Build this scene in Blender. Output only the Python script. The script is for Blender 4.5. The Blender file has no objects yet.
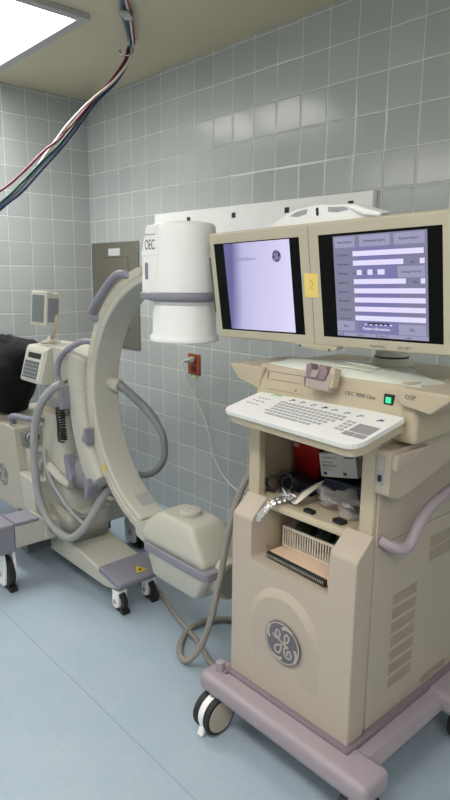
import bpy, bmesh, math, random
from mathutils import Vector, Matrix, Euler
random.seed(7)
PI = math.pi
scene = bpy.context.scene
COL = scene.collection
V = Vector

# ------------------------------------------------------------------ materials
def srgb(r, g, b):
    f = lambda c: (c/255/12.92) if c/255 <= .04045 else ((c/255+.055)/1.055)**2.4
    return (f(r), f(g), f(b), 1)

def mat(name, rgb, rough=.5, metal=0, spec=.5, emit=None, es=0, var=0.0, scale=30, bump=0.0, trans=0, alpha=1, coat=0):
    m = bpy.data.materials.new(name); m.use_nodes = True
    nt = m.node_tree; b = nt.nodes['Principled BSDF']
    col = srgb(*rgb)
    b.inputs['Base Color'].default_value = col
    b.inputs['Roughness'].default_value = rough
    b.inputs['Metallic'].default_value = metal
    b.inputs['Specular IOR Level'].default_value = spec
    if trans: b.inputs['Transmission Weight'].default_value = trans
    if alpha < 1: b.inputs['Alpha'].default_value = alpha
    if coat: b.inputs['Coat Weight'].default_value = coat
    if emit:
        b.inputs['Emission Color'].default_value = srgb(*emit); b.inputs['Emission Strength'].default_value = es
    if var or bump:
        tc = nt.nodes.new('ShaderNodeTexCoord'); n = nt.nodes.new('ShaderNodeTexNoise')
        n.inputs['Scale'].default_value = scale; n.inputs['Detail'].default_value = 4
        nt.links.new(tc.outputs['Object'], n.inputs['Vector'])
        if var:
            mr = nt.nodes.new('ShaderNodeMapRange')
            mr.inputs['To Min'].default_value = 1-var; mr.inputs['To Max'].default_value = 1+var
            nt.links.new(n.outputs['Fac'], mr.inputs['Value'])
            mx = nt.nodes.new('ShaderNodeMix'); mx.data_type = 'RGBA'; mx.blend_type = 'MULTIPLY'
            mx.inputs['Factor'].default_value = 1; mx.inputs['A'].default_value = col
            nt.links.new(mr.outputs['Result'], mx.inputs['B']); nt.links.new(mx.outputs['Result'], b.inputs['Base Color'])
        if bump:
            bp = nt.nodes.new('ShaderNodeBump'); bp.inputs['Strength'].default_value = bump; bp.inputs['Distance'].default_value = .002
            nt.links.new(n.outputs['Fac'], bp.inputs['Height']); nt.links.new(bp.outputs['Normal'], b.inputs['Normal'])
    return m

TS = .1524
def tile_mat(name, axis, off_u, off_z, base, grout):
    m = bpy.data.materials.new(name); m.use_nodes = True
    nt = m.node_tree; N = nt.nodes; L = nt.links; b = N['Principled BSDF']
    def math_(op, a, c=None, d=None):
        n = N.new('ShaderNodeMath'); n.operation = op
        for i, x in enumerate((a, c, d)):
            if x is None: continue
            if isinstance(x, (int, float)): n.inputs[i].default_value = x
            else: L.new(x, n.inputs[i])
        return n.outputs[0]
    tc = N.new('ShaderNodeTexCoord'); sp = N.new('ShaderNodeSeparateXYZ'); L.new(tc.outputs['Object'], sp.inputs[0])
    u = math_('DIVIDE', math_('SUBTRACT', sp.outputs[axis], off_u), TS)
    w = math_('DIVIDE', math_('SUBTRACT', sp.outputs[2], off_z), TS)
    fu, fw = math_('FRACT', u), math_('FRACT', w)
    iu, iw = math_('FLOOR', u), math_('FLOOR', w)
    eu = math_('MINIMUM', fu, math_('SUBTRACT', 1, fu)); ew = math_('MINIMUM', fw, math_('SUBTRACT', 1, fw))
    e = math_('MINIMUM', eu, ew)
    g = math_('LESS_THAN', e, .0115)
    cb = N.new('ShaderNodeCombineXYZ'); L.new(iu, cb.inputs[0]); L.new(iw, cb.inputs[1])
    wn = N.new('ShaderNodeTexWhiteNoise'); wn.noise_dimensions = '3D'; L.new(cb.outputs[0], wn.inputs['Vector'])
    mr = N.new('ShaderNodeMapRange'); mr.inputs['To Min'].default_value = .955; mr.inputs['To Max'].default_value = 1.045
    L.new(wn.outputs['Value'], mr.inputs['Value'])
    mx = N.new('ShaderNodeMix'); mx.data_type = 'RGBA'; mx.blend_type = 'MULTIPLY'; mx.inputs['Factor'].default_value = 1
    mx.inputs['A'].default_value = srgb(*base); L.new(mr.outputs['Result'], mx.inputs['B'])
    m2 = N.new('ShaderNodeMix'); m2.data_type = 'RGBA'; L.new(g, m2.inputs['Factor'])
    L.new(mx.outputs['Result'], m2.inputs['A']); m2.inputs['B'].default_value = srgb(*grout)
    L.new(m2.outputs['Result'], b.inputs['Base Color'])
    r = math_('ADD', math_('MULTIPLY', g, .5), .19); L.new(r, b.inputs['Roughness'])
    b.inputs['Specular IOR Level'].default_value = .5
    # each tile sits at a very slightly different angle, edges are eased, glaze is a bit wavy
    h = N.new('ShaderNodeMapRange'); h.inputs['From Max'].default_value = .05; L.new(e, h.inputs['Value'])
    ns = N.new('ShaderNodeTexNoise'); ns.inputs['Scale'].default_value = 9; L.new(tc.outputs['Object'], ns.inputs['Vector'])
    sc = N.new('ShaderNodeSeparateColor'); L.new(wn.outputs['Color'], sc.inputs[0])
    tilt = math_('ADD', math_('MULTIPLY', math_('SUBTRACT', sc.outputs[0], .5), fu), math_('MULTIPLY', math_('SUBTRACT', sc.outputs[1], .5), fw))
    hh = math_('ADD', math_('ADD', math_('MULTIPLY', h.outputs['Result'], .55), math_('MULTIPLY', ns.outputs['Fac'], .35)), math_('MULTIPLY', tilt, .5))
    bp = N.new('ShaderNodeBump'); bp.inputs['Strength'].default_value = .55; bp.inputs['Distance'].default_value = .004
    L.new(hh, bp.inputs['Height']); L.new(bp.outputs['Normal'], b.inputs['Normal'])
    return m

def floor_mat():
    m = mat('blue_sheet_vinyl', (141, 177, 197), .42, spec=.4)
    nt = m.node_tree; N = nt.nodes; L = nt.links; b = N['Principled BSDF']
    tc = N.new('ShaderNodeTexCoord'); sp = N.new('ShaderNodeSeparateXYZ'); L.new(tc.outputs['Object'], sp.inputs[0])
    n1 = N.new('ShaderNodeTexNoise'); n1.inputs['Scale'].default_value = 3.2; n1.inputs['Detail'].default_value = 8; n1.inputs['Roughness'].default_value = .65
    n2 = N.new('ShaderNodeTexNoise'); n2.inputs['Scale'].default_value = 55; n2.inputs['Detail'].default_value = 3
    L.new(tc.outputs['Object'], n1.inputs['Vector']); L.new(tc.outputs['Object'], n2.inputs['Vector'])
    r = N.new('ShaderNodeValToRGB'); r.color_ramp.elements[0].position = .3; r.color_ramp.elements[1].position = .75
    r.color_ramp.elements[0].color = srgb(157, 175, 190); r.color_ramp.elements[1].color = srgb(174, 188, 200)
    mixf = N.new('ShaderNodeMath'); mixf.operation = 'MULTIPLY_ADD'; mixf.inputs[1].default_value = .35; L.new(n2.outputs['Fac'], mixf.inputs[0])
    mm = N.new('ShaderNodeMath'); mm.operation = 'MULTIPLY'; mm.inputs[1].default_value = .65; L.new(n1.outputs['Fac'], mm.inputs[0]); L.new(mm.outputs[0], mixf.inputs[2])
    L.new(mixf.outputs[0], r.inputs[0])
    # welded seam between two sheets
    d = N.new('ShaderNodeMath'); d.operation = 'ADD'; d.inputs[1].default_value = 1.312; L.new(sp.outputs[1], d.inputs[0])
    a = N.new('ShaderNodeMath'); a.operation = 'ABSOLUTE'; L.new(d.outputs[0], a.inputs[0])
    l = N.new('ShaderNodeMath'); l.operation = 'LESS_THAN'; l.inputs[1].default_value = .0022; L.new(a.outputs[0], l.inputs[0])
    ml = N.new('ShaderNodeMath'); ml.operation = 'MULTIPLY'; ml.inputs[1].default_value = .38; L.new(l.outputs[0], ml.inputs[0])
    mx = N.new('ShaderNodeMix'); mx.data_type = 'RGBA'; L.new(ml.outputs[0], mx.inputs['Factor'])
    L.new(r.outputs[0], mx.inputs['A']); mx.inputs['B'].default_value = srgb(96, 118, 130)
    L.new(mx.outputs['Result'], b.inputs['Base Color'])
    return m

def screen_gradient(u0, u1, v0, v1):
    # start-up picture on the left display: dark blue at the left edge fading to pale violet
    m = bpy.data.materials.new('startup_picture'); m.use_nodes = True
    nt = m.node_tree; N = nt.nodes; L = nt.links; b = N['Principled BSDF']
    tc = N.new('ShaderNodeTexCoord'); sp = N.new('ShaderNodeSeparateXYZ'); L.new(tc.outputs['UV'], sp.inputs[0])
    n = N.new('ShaderNodeTexWave'); n.inputs['Scale'].default_value = .45; n.inputs['Distortion'].default_value = 3; L.new(tc.outputs['UV'], n.inputs['Vector'])
    a = N.new('ShaderNodeMath'); a.operation = 'MULTIPLY_ADD'; a.inputs[1].default_value = .1; L.new(n.outputs['Fac'], a.inputs[0]); L.new(sp.outputs[0], a.inputs[2])
    s = N.new('ShaderNodeMath'); s.operation = 'MULTIPLY_ADD'; s.inputs[1].default_value = -.16; L.new(sp.outputs[1], s.inputs[0]); L.new(a.outputs[0], s.inputs[2])
    r = N.new('ShaderNodeValToRGB'); cr = r.color_ramp
    cr.elements[0].position = -.0; cr.elements[0].color = srgb(98, 92, 145)
    cr.elements[1].position = 1; cr.elements[1].color = srgb(214, 208, 240)
    e = cr.elements.new(.10); e.color = srgb(138, 138, 182)
    e = cr.elements.new(.24); e.color = srgb(180, 177, 214)
    e = cr.elements.new(.6); e.color = srgb(200, 196, 230)
    L.new(s.outputs[0], r.inputs[0])
    b.inputs['Base Color'].default_value = (.01, .01, .01, 1); b.inputs['Roughness'].default_value = .35
    L.new(r.outputs[0], b.inputs['Emission Color']); b.inputs['Emission Strength'].default_value = .9
    return m

def glow(name, rgb, s=1.0):
    return mat(name, (10, 10, 10), .4, emit=rgb, es=s)

M = {}
M['cream'] = mat('cream_plastic', (190, 188, 177), .42, var=.02, scale=6)
M['ivory'] = mat('ivory_plastic', (187, 175, 151), .42, var=.02, scale=6)
M['bezel'] = mat('display_bezel_plastic', (188, 181, 160), .42, var=.02, scale=6)
M['rail'] = mat('cream_edge_strip', (192, 187, 172), .45)
M['warmcream'] = mat('warm_cream_plastic', (182, 177, 164), .48, var=.02, scale=8)
M['taupe'] = mat('taupe_plastic', (187, 175, 160), .5, var=.02, scale=8)
M['white'] = mat('white_plastic', (246, 247, 246), .4)
M['pale'] = mat('pale_green_white_plastic', (219, 224, 213), .35)
M['lav'] = mat('lavender_plastic', (163, 152, 160), .42)
M['lavgrey'] = mat('lavender_grey_plastic', (134, 132, 145), .42)
M['lavdark'] = mat('lavender_trim', (130, 118, 128), .5)
M['grey'] = mat('mid_grey_plastic', (140, 141, 143), .45)
M['dgrey'] = mat('dark_grey_metal', (88, 90, 92), .45, metal=.3)
M['hose'] = mat('grey_hose', (158, 160, 160), .45)
M['hosed'] = mat('darker_grey_hose', (122, 127, 128), .5)
M['cable'] = mat('taupe_grey_cable', (152, 147, 138), .45)
M['black'] = mat('black_plastic', (22, 22, 24), .5)
M['rubber'] = mat('black_rubber', (34, 34, 34), .6)
M['bagblack'] = mat('black_nylon', (13, 13, 17), .8, spec=.25, var=.3, scale=60, bump=.4)
M['strap'] = mat('black_webbing', (32, 32, 38), .7)
M['steel'] = mat('brushed_steel', (150, 146, 134), .38, metal=.75, var=.06, scale=4)
M['chrome'] = mat('chrome', (190, 190, 190), .25, metal=1)
M['foil'] = mat('crumpled_foil', (205, 205, 205), .22, metal=.85, bump=1, scale=80)
M['ceil'] = mat('painted_ceiling', (208, 199, 174), .8, var=.025, scale=2.5)
M['frame'] = mat('light_frame', (182, 183, 184), .5)
M['lamp'] = mat('added_lamp_diffuser', (240, 240, 235), .5, emit=(255, 251, 246), es=14)  # glow of the ceiling lights added out of view
M['lamp_dim'] = mat('lamp_diffuser_dim', (240, 240, 235), .5, emit=(255, 251, 246), es=5.2)  # glow turned down so the nearby upper walls stay darker
M['screenblack'] = mat('screen_black', (5, 5, 7), .45, spec=.12)
M['lcd'] = mat('grey_green_lcd', (108, 117, 112), .3)
M['keygrey'] = mat('key_grey', (166, 168, 170), .5)
M['padgrey'] = mat('touchpad_grey', (146, 146, 148), .5)
M['kbwhite'] = mat('keyboard_white', (228, 229, 226), .4)
M['outlet'] = mat('red_brown_outlet_plastic', (150, 74, 44), .4)
M['outletd'] = mat('red_brown_outlet_face', (112, 52, 34), .4)
M['plug'] = mat('grey_plug', (178, 178, 172), .45)
M['cordgrey'] = mat('pale_grey_cord', (205, 206, 198), .5)
M['red'] = mat('red_container_plastic', (150, 18, 20), .45)
M['card'] = mat('white_card', (205, 206, 208), .6)
M['navy'] = mat('navy_plastic', (26, 34, 66), .5)
M['ink'] = mat('dark_print', (70, 70, 78), .6)
M['inkblue'] = mat('blue_print', (40, 60, 120), .6)
M['yellow'] = mat('yellow_paper', (236, 210, 118), .7)
M['pencil'] = mat('faint_brown_ink', (176, 136, 70), .7)
M['warn'] = mat('warning_yellow', (228, 190, 30), .5)
M['bladewhite'] = mat('white_blade', (228, 222, 208), .45)
M['basketwhite'] = mat('warm_white_basket', (212, 202, 188), .5)
M['dgreen'] = mat('dark_green_packet', (52, 70, 58), .35, var=.5, scale=60)
M['paper'] = mat('pinkish_paper', (224, 196, 174), .7)
M['bindblack'] = mat('black_binding', (36, 32, 32), .5)
M['emblemblue'] = mat('emblem_grey_violet', (108, 102, 112), .5)
M['emblemlight'] = mat('emblem_silver', (184, 178, 168), .5)
M['print'] = mat('grey_print', (112, 108, 106), .6)
M['knoblav'] = mat('dusty_mauve_plastic', (134, 114, 120), .4)
M['clearlav'] = mat('translucent_grey_plastic', (168, 158, 152), .3)
M['greenlamp'] = mat('green_power_lamp', (20, 120, 80), .3, emit=(60, 230, 160), es=.9)
M['ventdark'] = mat('vent_mesh', (170, 159, 143), .7)
M['purple'] = mat('purple_print', (150, 110, 190), .6)
M['greenp'] = mat('green_print', (120, 170, 112), .6)
M['bluep'] = mat('light_blue_print', (110, 160, 190), .6)
M['paleyellow'] = mat('pale_yellow_label', (206, 204, 160), .6)
M['clear'] = mat('clear_plastic_film', (205, 200, 200), .08, trans=.0, alpha=.28, spec=1.0, bump=1.0, scale=30)
M['maroon'] = mat('maroon_hose', (122, 40, 66), .4)
M['whitehose'] = mat('white_hose', (222, 212, 204), .4)
M['navyhose'] = mat('navy_hose', (30, 38, 88), .4)
M['greenhose'] = mat('dark_green_hose', (20, 84, 66), .4)
M['bluehose'] = mat('grey_blue_hose', (120, 134, 158), .4)
M['picture'] = screen_gradient(0, 1, 0, 1)
M['ui_bg'] = glow('form_background', (128, 127, 155), .8)
M['ui_mid'] = glow('form_middle', (122, 119, 172), .8)
M['ui_btn'] = glow('form_button', (158, 156, 188), .8)
M['ui_field'] = glow('form_field', (226, 220, 252), .85)
M['ui_text'] = glow('form_text', (40, 36, 60), .5)
M['ui_white'] = glow('form_title', (240, 238, 255), .9)
M['logo_ink'] = glow('logo_ink', (62, 54, 98), .8)
M['grey_ink'] = glow('grey_ink', (132, 130, 166), .8)

# ------------------------------------------------------------------ geometry helpers
def smooth2d(pts, r, n=4):
    # rounds the corners of a closed 2-d outline; r may be a number or a list
    out = []; N = len(pts)
    for i in range(N):
        p0, p, p1 = V(pts[i-1]), V(pts[i]), V(pts[(i+1) % N])
        rr = r[i] if isinstance(r, (list, tuple)) else r
        a, b = (p0-p), (p1-p)
        if rr <= 0: out.append(tuple(p)); continue
        d = min(rr, a.length*.48, b.length*.48)
        A, B = p+a.normalized()*d, p+b.normalized()*d
        for k in range(n+1):
            t = k/n; q = A*(1-t)**2+p*2*t*(1-t)+B*t*t
            out.append(tuple(q))
    return out

def catmull(pts, sub=8):
    P = [V(p) for p in pts]; out = []
    for i in range(len(P)-1):
        p0 = P[i-1] if i else P[0]*2-P[1]
        p1, p2 = P[i], P[i+1]
        p3 = P[i+2] if i+2 < len(P) else P[-1]*2-P[-2]
        for k in range(sub):
            t = k/sub
            out.append(.5*((2*p1)+(p2-p0)*t+(2*p0-5*p1+4*p2-p3)*t*t+(3*p1-p0-3*p2+p3)*t**3))
    out.append(P[-1]); return out

def rr(a0, a1, b0, b1, r): return smooth2d([(a0, b0), (a1, b0), (a1, b1), (a0, b1)], r, 4)

class MB:
    def __init__(s): s.bm = bmesh.new(); s.mats = []; s.uv = s.bm.loops.layers.uv.new('UVMap')
    def mi(s, m):
        if m not in s.mats: s.mats.append(m)
        return s.mats.index(m)
    def put(s, b, m, X=None):
        i = s.mi(m); mp = {}
        for v in b.verts: mp[v] = s.bm.verts.new(X @ v.co if X else v.co)
        for f in b.faces:
            try:
                nf = s.bm.faces.new([mp[v] for v in f.verts]); nf.material_index = i
            except ValueError: pass
        b.free(); return s
    def solid(s, verts, faces, m, bev=0, seg=2, X=None, sel=None):
        b = bmesh.new(); vs = [b.verts.new(v) for v in verts]
        for f in faces: b.faces.new([vs[i] for i in f])
        bmesh.ops.recalc_face_normals(b, faces=b.faces)
        if bev:
            es = [e for e in b.edges if len(e.link_faces) == 2 and e.calc_face_angle() > .3 and (sel is None or sel(e))]
            bmesh.ops.bevel(b, geom=es, offset=bev, segments=seg, profile=.6, affect='EDGES', clamp_overlap=True)
        return s.put(b, m, X)
    def box(s, x0, x1, y0, y1, z0, z1, m, bev=0, seg=2, X=None):
        v = [(x0,y0,z0),(x1,y0,z0),(x1,y1,z0),(x0,y1,z0),(x0,y0,z1),(x1,y0,z1),(x1,y1,z1),(x0,y1,z1)]
        f = [(0,3,2,1),(4,5,6,7),(0,1,5,4),(1,2,6,5),(2,3,7,6),(3,0,4,7)]
        return s.solid(v, f, m, bev, seg, X)
    def prism(s, pts, ax, a0, a1, m, bev=0, seg=2, X=None, sel=None):
        # outline pts in the plane across axis ax, pushed from a0 to a1
        def P(p, a): return {'x': (a, p[0], p[1]), 'y': (p[0], a, p[1]), 'z': (p[0], p[1], a)}[ax]
        n = len(pts); v = [P(p, a0) for p in pts]+[P(p, a1) for p in pts]
        f = [tuple(range(n-1, -1, -1)), tuple(range(n, 2*n))]+[(i, (i+1) % n, n+(i+1) % n, n+i) for i in range(n)]
        return s.solid(v, f, m, bev, seg, X, sel)
    def loft(s, loops, m, cap=True, X=None):
        b = bmesh.new(); rows = [[b.verts.new(p) for p in l] for l in loops]; n = len(loops[0])
        for r0, r1 in zip(rows, rows[1:]):
            for i in range(n): b.faces.new((r0[i], r0[(i+1) % n], r1[(i+1) % n], r1[i]))
        if cap: b.faces.new(list(reversed(rows[0]))); b.faces.new(rows[-1])
        bmesh.ops.recalc_face_normals(b, faces=b.faces)
        return s.put(b, m, X)
    def lathe(s, prof, m, X=None, n=40):
        # prof (r, h) about local z
        loops = [[(max(r, 1e-4)*math.cos(2*PI*i/n), max(r, 1e-4)*math.sin(2*PI*i/n), h) for i in range(n)] for r, h in prof]
        return s.loft(loops, m, True, X)
    def cyl(s, p0, p1, r, m, n=20, bev=.0, r1=None):
        p0, p1 = V(p0), V(p1); d = p1-p0; h = d.length; r1 = r if r1 is None else r1
        X = Matrix.Translation(p0) @ d.to_track_quat('Z', 'Y').to_matrix().to_4x4()
        if bev: pr = [(r-bev, 0), (r-bev*.3, bev*.3), (r, bev), (r1, h-bev), (r1-bev*.3, h-bev*.3), (r1-bev, h)]
        else: pr = [(r, 0), (r1, h)]
        return s.lathe(pr, m, X, n)
    def tube(s, pts, r, m, n=12, sub=8, raw=False, flat=1.0, taper=None):
        P = [V(p) for p in pts] if raw else catmull(pts, sub)
        loops = []; up = None
        for i, p in enumerate(P):
            t = (P[min(i+1, len(P)-1)]-P[max(i-1, 0)]).normalized()
            if up is None:
                up = V((0, 0, 1)) if abs(t.z) < .9 else V((1, 0, 0))
            up = (up-t*up.dot(t)).normalized(); si = t.cross(up)
            rr = r*(taper(i/(len(P)-1)) if taper else 1)
            loops.append([p+(up*math.cos(2*PI*k/n)*rr*flat+si*math.sin(2*PI*k/n)*rr) for k in range(n)])
        return s.loft(loops, m)
    def arc(s, prof, c, y0, a0, a1, m, n=48, cap=True):
        # prof: closed outline (r, y) swept about the horizontal y axis through (cx, cz)
        loops = []
        for i in range(n+1):
            a = math.radians(a0+(a1-a0)*i/n)
            loops.append([(c[0]+r*math.cos(a), y0+y, c[1]+r*math.sin(a)) for r, y in prof])
        return s.loft(loops, m, cap)
    def text(s, txt, size, o, u, v, m, depth=.0006, cx=False, sx=1.0):
        cu = bpy.data.curves.new('t', 'FONT'); cu.body = txt; cu.size = size; cu.extrude = depth
        cu.resolution_u = 3
        if cx: cu.align_x = 'CENTER'
        ob = bpy.data.objects.new('t', cu); COL.objects.link(ob)
        dg = bpy.context.evaluated_depsgraph_get(); me = ob.evaluated_get(dg).to_mesh()
        b = bmesh.new(); b.from_mesh(me); ob.evaluated_get(dg).to_mesh_clear()
        COL.objects.unlink(ob); bpy.data.objects.remove(ob); bpy.data.curves.remove(cu)
        u, v = V(u).normalized(), V(v).normalized(); w = u.cross(v)
        X = Matrix(((u.x*sx, v.x, w.x, o[0]), (u.y*sx, v.y, w.y, o[1]), (u.z*sx, v.z, w.z, o[2]), (0, 0, 0, 1)))
        return s.put(b, m, X)
    def ribbon(s, pts, wd, m, X, h0=0, h1=.001, sub=6):
        # flat stroke in a plane (lettering, emblem scrolls)
        P = catmull([(p[0], p[1], 0) for p in pts], sub); vs = []
        for i, p in enumerate(P):
            t = (P[min(i+1, len(P)-1)]-P[max(i-1, 0)]).normalized(); nn = V((-t.y, t.x, 0))*wd/2
            vs.append((p-nn, p+nn))
        b = bmesh.new(); rows = []
        for a, c in vs: rows.append([b.verts.new((a.x, a.y, h0)), b.verts.new((c.x, c.y, h0)), b.verts.new((c.x, c.y, h1)), b.verts.new((a.x, a.y, h1))])
        for r0, r1 in zip(rows, rows[1:]):
            for i in range(4): b.faces.new((r0[i], r0[(i+1) % 4], r1[(i+1) % 4], r1[i]))
        b.faces.new(list(reversed(rows[0]))); b.faces.new(rows[-1])
        bmesh.ops.recalc_face_normals(b, faces=b.faces)
        return s.put(b, m, X)
    def build(s, name, parent=None, base=None, ang=38, weld=False):
        bm = s.bm
        if weld: bmesh.ops.remove_doubles(bm, verts=bm.verts, dist=1e-5)
        org = V(base) if base is not None else (V(parent['_o']) if parent is not None else V((0, 0, 0)))
        for v in bm.verts: v.co -= org
        for f in bm.faces: f.smooth = True
        for e in bm.edges:
            if len(e.link_faces) == 2: e.smooth = e.calc_face_angle() < math.radians(ang)
        me = bpy.data.meshes.new(name); bm.to_mesh(me); bm.free()
        for m in s.mats: me.materials.append(m)
        ob = bpy.data.objects.new(name, me); COL.objects.link(ob)
        if parent is not None: ob.parent = parent
        else: ob.location = org
        ob['_o'] = list(org)
        w = ob.modifiers.new('normals', 'WEIGHTED_NORMAL'); w.keep_sharp = True
        return ob

def tag(o, label=None, cat=None, group=None, kind=None):
    for k, v in (('label', label), ('category', cat), ('group', group), ('kind', kind)):
        if v: o[k] = v
    return o
def thing(name, loc, label, cat, group=None):
    o = bpy.data.objects.new(name, None); COL.objects.link(o); o.location = loc; o['_o'] = list(loc)
    o.empty_display_size = .1
    return tag(o, label, cat, group)
def carve(ob, cutters):
    # subtracts cutter meshes from ob and keeps the result as plain mesh
    for c in cutters:
        md = ob.modifiers.new('b', 'BOOLEAN'); md.operation = 'DIFFERENCE'; md.solver = 'EXACT'; md.object = c
    ws = [m for m in ob.modifiers if m.type == 'WEIGHTED_NORMAL']
    for w in ws: ob.modifiers.remove(w)
    dg = bpy.context.evaluated_depsgraph_get(); dg.update()
    me = bpy.data.meshes.new_from_object(ob.evaluated_get(dg))
    ob.modifiers.clear(); old = ob.data; ob.data = me; me.name = ob.name
    bpy.data.meshes.remove(old)
    for c in cutters:
        d = c.data; bpy.data.objects.remove(c); bpy.data.meshes.remove(d)
def bevel_mod(ob, w, seg=2, ang=40):
    b = ob.modifiers.new('bevel', 'BEVEL'); b.width = w; b.segments = seg; b.limit_method = 'ANGLE'; b.angle_limit = math.radians(ang)
    n = ob.modifiers.new('normals', 'WEIGHTED_NORMAL'); n.keep_sharp = True

# ------------------------------------------------------------------ the room
RX, RY, RZ = 5.6, -4.4, 2.606
def slab(name, b, m):
    mb = MB(); mb.box(*b, m); return tag(mb.build(name), kind='structure')
slab('floor', (-.1, RX+.1, RY-.1, .1, -.1, 0), floor_mat())
slab('ceiling', (-.1, RX+.1, RY-.1, .1, RZ, RZ+.1), M['ceil'])
ZR0 = 17*TS
slab('wall_back', (-.1, RX+.1, 0, .1, 0, RZ), tile_mat('grey_wall_tile', 0, .4407*TS, ZR0, (181, 187, 187), (226, 227, 222)))
slab('wall_left', (-.1, 0, RY-.1, 0, 0, RZ), tile_mat('grey_wall_tile_left', 1, -.8394*TS, ZR0, (181, 187, 187), (226, 227, 222)))
slab('wall_right', (RX, RX+.1, RY-.1, 0, 0, RZ), tile_mat('pale_bounce_tile_right', 1, 0, ZR0, (216, 215, 208), (226, 227, 222)))  # unseen wall, tile made paler to bounce light onto the machines
slab('wall_front', (0, RX, RY-.1, RY, 0, RZ), tile_mat('pale_bounce_tile_front', 0, 0, ZR0, (216, 215, 208), (226, 227, 222)))  # paler tile here too, so this unseen wall reflects more light

def troffer(x0, x1, y0, y1, label, lamp='lamp', watts=0):
    t = thing('ceiling_light', ((x0+x1)/2, (y0+y1)/2, RZ), label, 'light')
    fr = MB(); z0 = RZ-.026
    for b in ((x0, x1, y0, y0+.045), (x0, x1, y1-.045, y1), (x0, x0+.045, y0+.045, y1-.045), (x1-.045, x1, y0+.045, y1-.045)):
        fr.box(*b, z0, RZ, M['frame'], .003)
    fr.build('frame', t)
    d = MB(); d.box(x0+.045, x1-.045, y0+.045, y1-.045, RZ-.006, RZ-.001, M[lamp]); d.build('diffuser', t)
    if watts:
        L_ = bpy.data.lights.new('down_light', 'AREA'); L_.shape = 'RECTANGLE'; L_.size = x1-x0-.10; L_.size_y = y1-y0-.10; L_.energy = watts; L_.color = (1, .985, .965); L_.spread = math.radians(125)  # area light added under the diffuser, narrowed to keep upper walls dark
        lo = bpy.data.objects.new('down_light', L_); COL.objects.link(lo); lo.parent = t; lo.location = (0, 0, -.009)
troffer(.03, 1.25, -1.335, -.695, 'bright recessed ceiling light with grey frame above the mobile x-ray machine', 'lamp_dim', 10.2)
troffer(2.35, 3.57, -2.75, -2.11, 'added unseen ceiling light above the place where the camera stands')  # out of view, added to bring up the brightness from the front
troffer(.03, 1.25, -3.6, -2.96, 'added unseen ceiling light near the front wall, at the left wall')  # also added out of view, to brighten the room
troffer(4.25, 5.47, -2.75, -2.11, 'added unseen ceiling light by the right wall, right of the camera')  # another unseen light, added to brighten surfaces facing right

# ------------------------------------------------------------------ ceiling hoses
hook = thing('ceiling_hook', (1.12, -.392, RZ), 'metal hook and clamp on the ceiling carrying the coloured hoses', 'hook')
k = MB(); k.cyl((1.125, -.39, RZ), (1.125, -.39, RZ-.008), .028, M['chrome'], bev=.002)
k.tube([(1.125, -.39, RZ-.005), (1.125, -.385, RZ-.045), (1.115, -.40, RZ-.07), (1.085, -.425, RZ-.068), (1.075, -.43, RZ-.045)], .005, M['chrome'], 8)
k.build('hook', hook)
k = MB()
k.box(-.02, .02, -.035, .035, -.012, 0, M['chrome'], .003, X=Matrix.Translation((1.42, -.617, RZ-.026)) @ Matrix.Rotation(math.radians(40), 4, 'Z'))
for s_ in (-1, 1): k.box(-.02, .02, s_*.035-.004, s_*.035+.004, -.012, .026, M['chrome'], 0, X=Matrix.Translation((1.42, -.617, RZ-.026)) @ Matrix.Rotation(math.radians(40), 4, 'Z'))
k.build('clamp', hook)
hoses = {
 'maroon': ([(1.1,-.397,2.575),(1.1,-.423,2.503),(1.1,-.518,2.384),(1.1,-.632,2.263),(1.1,-.732,2.153),(1.1,-.797,2.086),(1.1,-.87,2.028),(1.1,-.982,1.919),(1.1,-1.089,1.831),(1.09,-1.4,1.63)], (0,-.010), 'maroon', 'maroon hose sagging from the ceiling hook, highest of the bundle at the left'),
 'white': ([(1.115,-.385,2.570),(1.115,-.405,2.507),(1.115,-.495,2.397),(1.115,-.62,2.292),(1.11,-.731,2.18),(1.09,-.796,2.095),(1.085,-.866,2.002),(1.085,-.986,1.849),(1.085,-1.094,1.745),(1.09,-1.4,1.5)], (0,.012), 'whitehose', 'white hose sagging from the ceiling hook, crossing behind the maroon one'),
 'navy': ([(1.1,-.379,2.585),(1.1,-.393,2.519),(1.1,-.472,2.402),(1.1,-.582,2.295),(1.1,-.712,2.134),(1.1,-.799,2.033),(1.1,-.873,1.957),(1.1,-.987,1.836),(1.1,-1.094,1.751),(1.09,-1.4,1.48)], (0,.022), 'navyhose', 'navy hose sagging from the ceiling hook along the lower edge of the bundle'),
 'green': ([(1.087,-.386,2.565),(1.087,-.411,2.497),(1.087,-.495,2.384),(1.09,-.621,2.261),(1.09,-.733,2.131),(1.09,-.798,2.055),(1.09,-.872,1.988),(1.09,-.984,1.875),(1.09,-1.092,1.777),(1.09,-1.4,1.54)], (0,0), 'greenhose', 'dark green hose sagging from the ceiling hook below the maroon one'),
 'blue': ([(1.088,-.380,2.57),(1.088,-.399,2.495),(1.088,-.484,2.381),(1.088,-.605,2.268),(1.088,-.722,2.133),(1.088,-.799,2.044),(1.088,-.873,1.973),(1.088,-.985,1.856),(1.088,-1.093,1.762),(1.09,-1.4,1.51)], (0,.0), 'bluehose', 'pale grey blue hose sagging between the green and the navy hose'),
}
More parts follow.
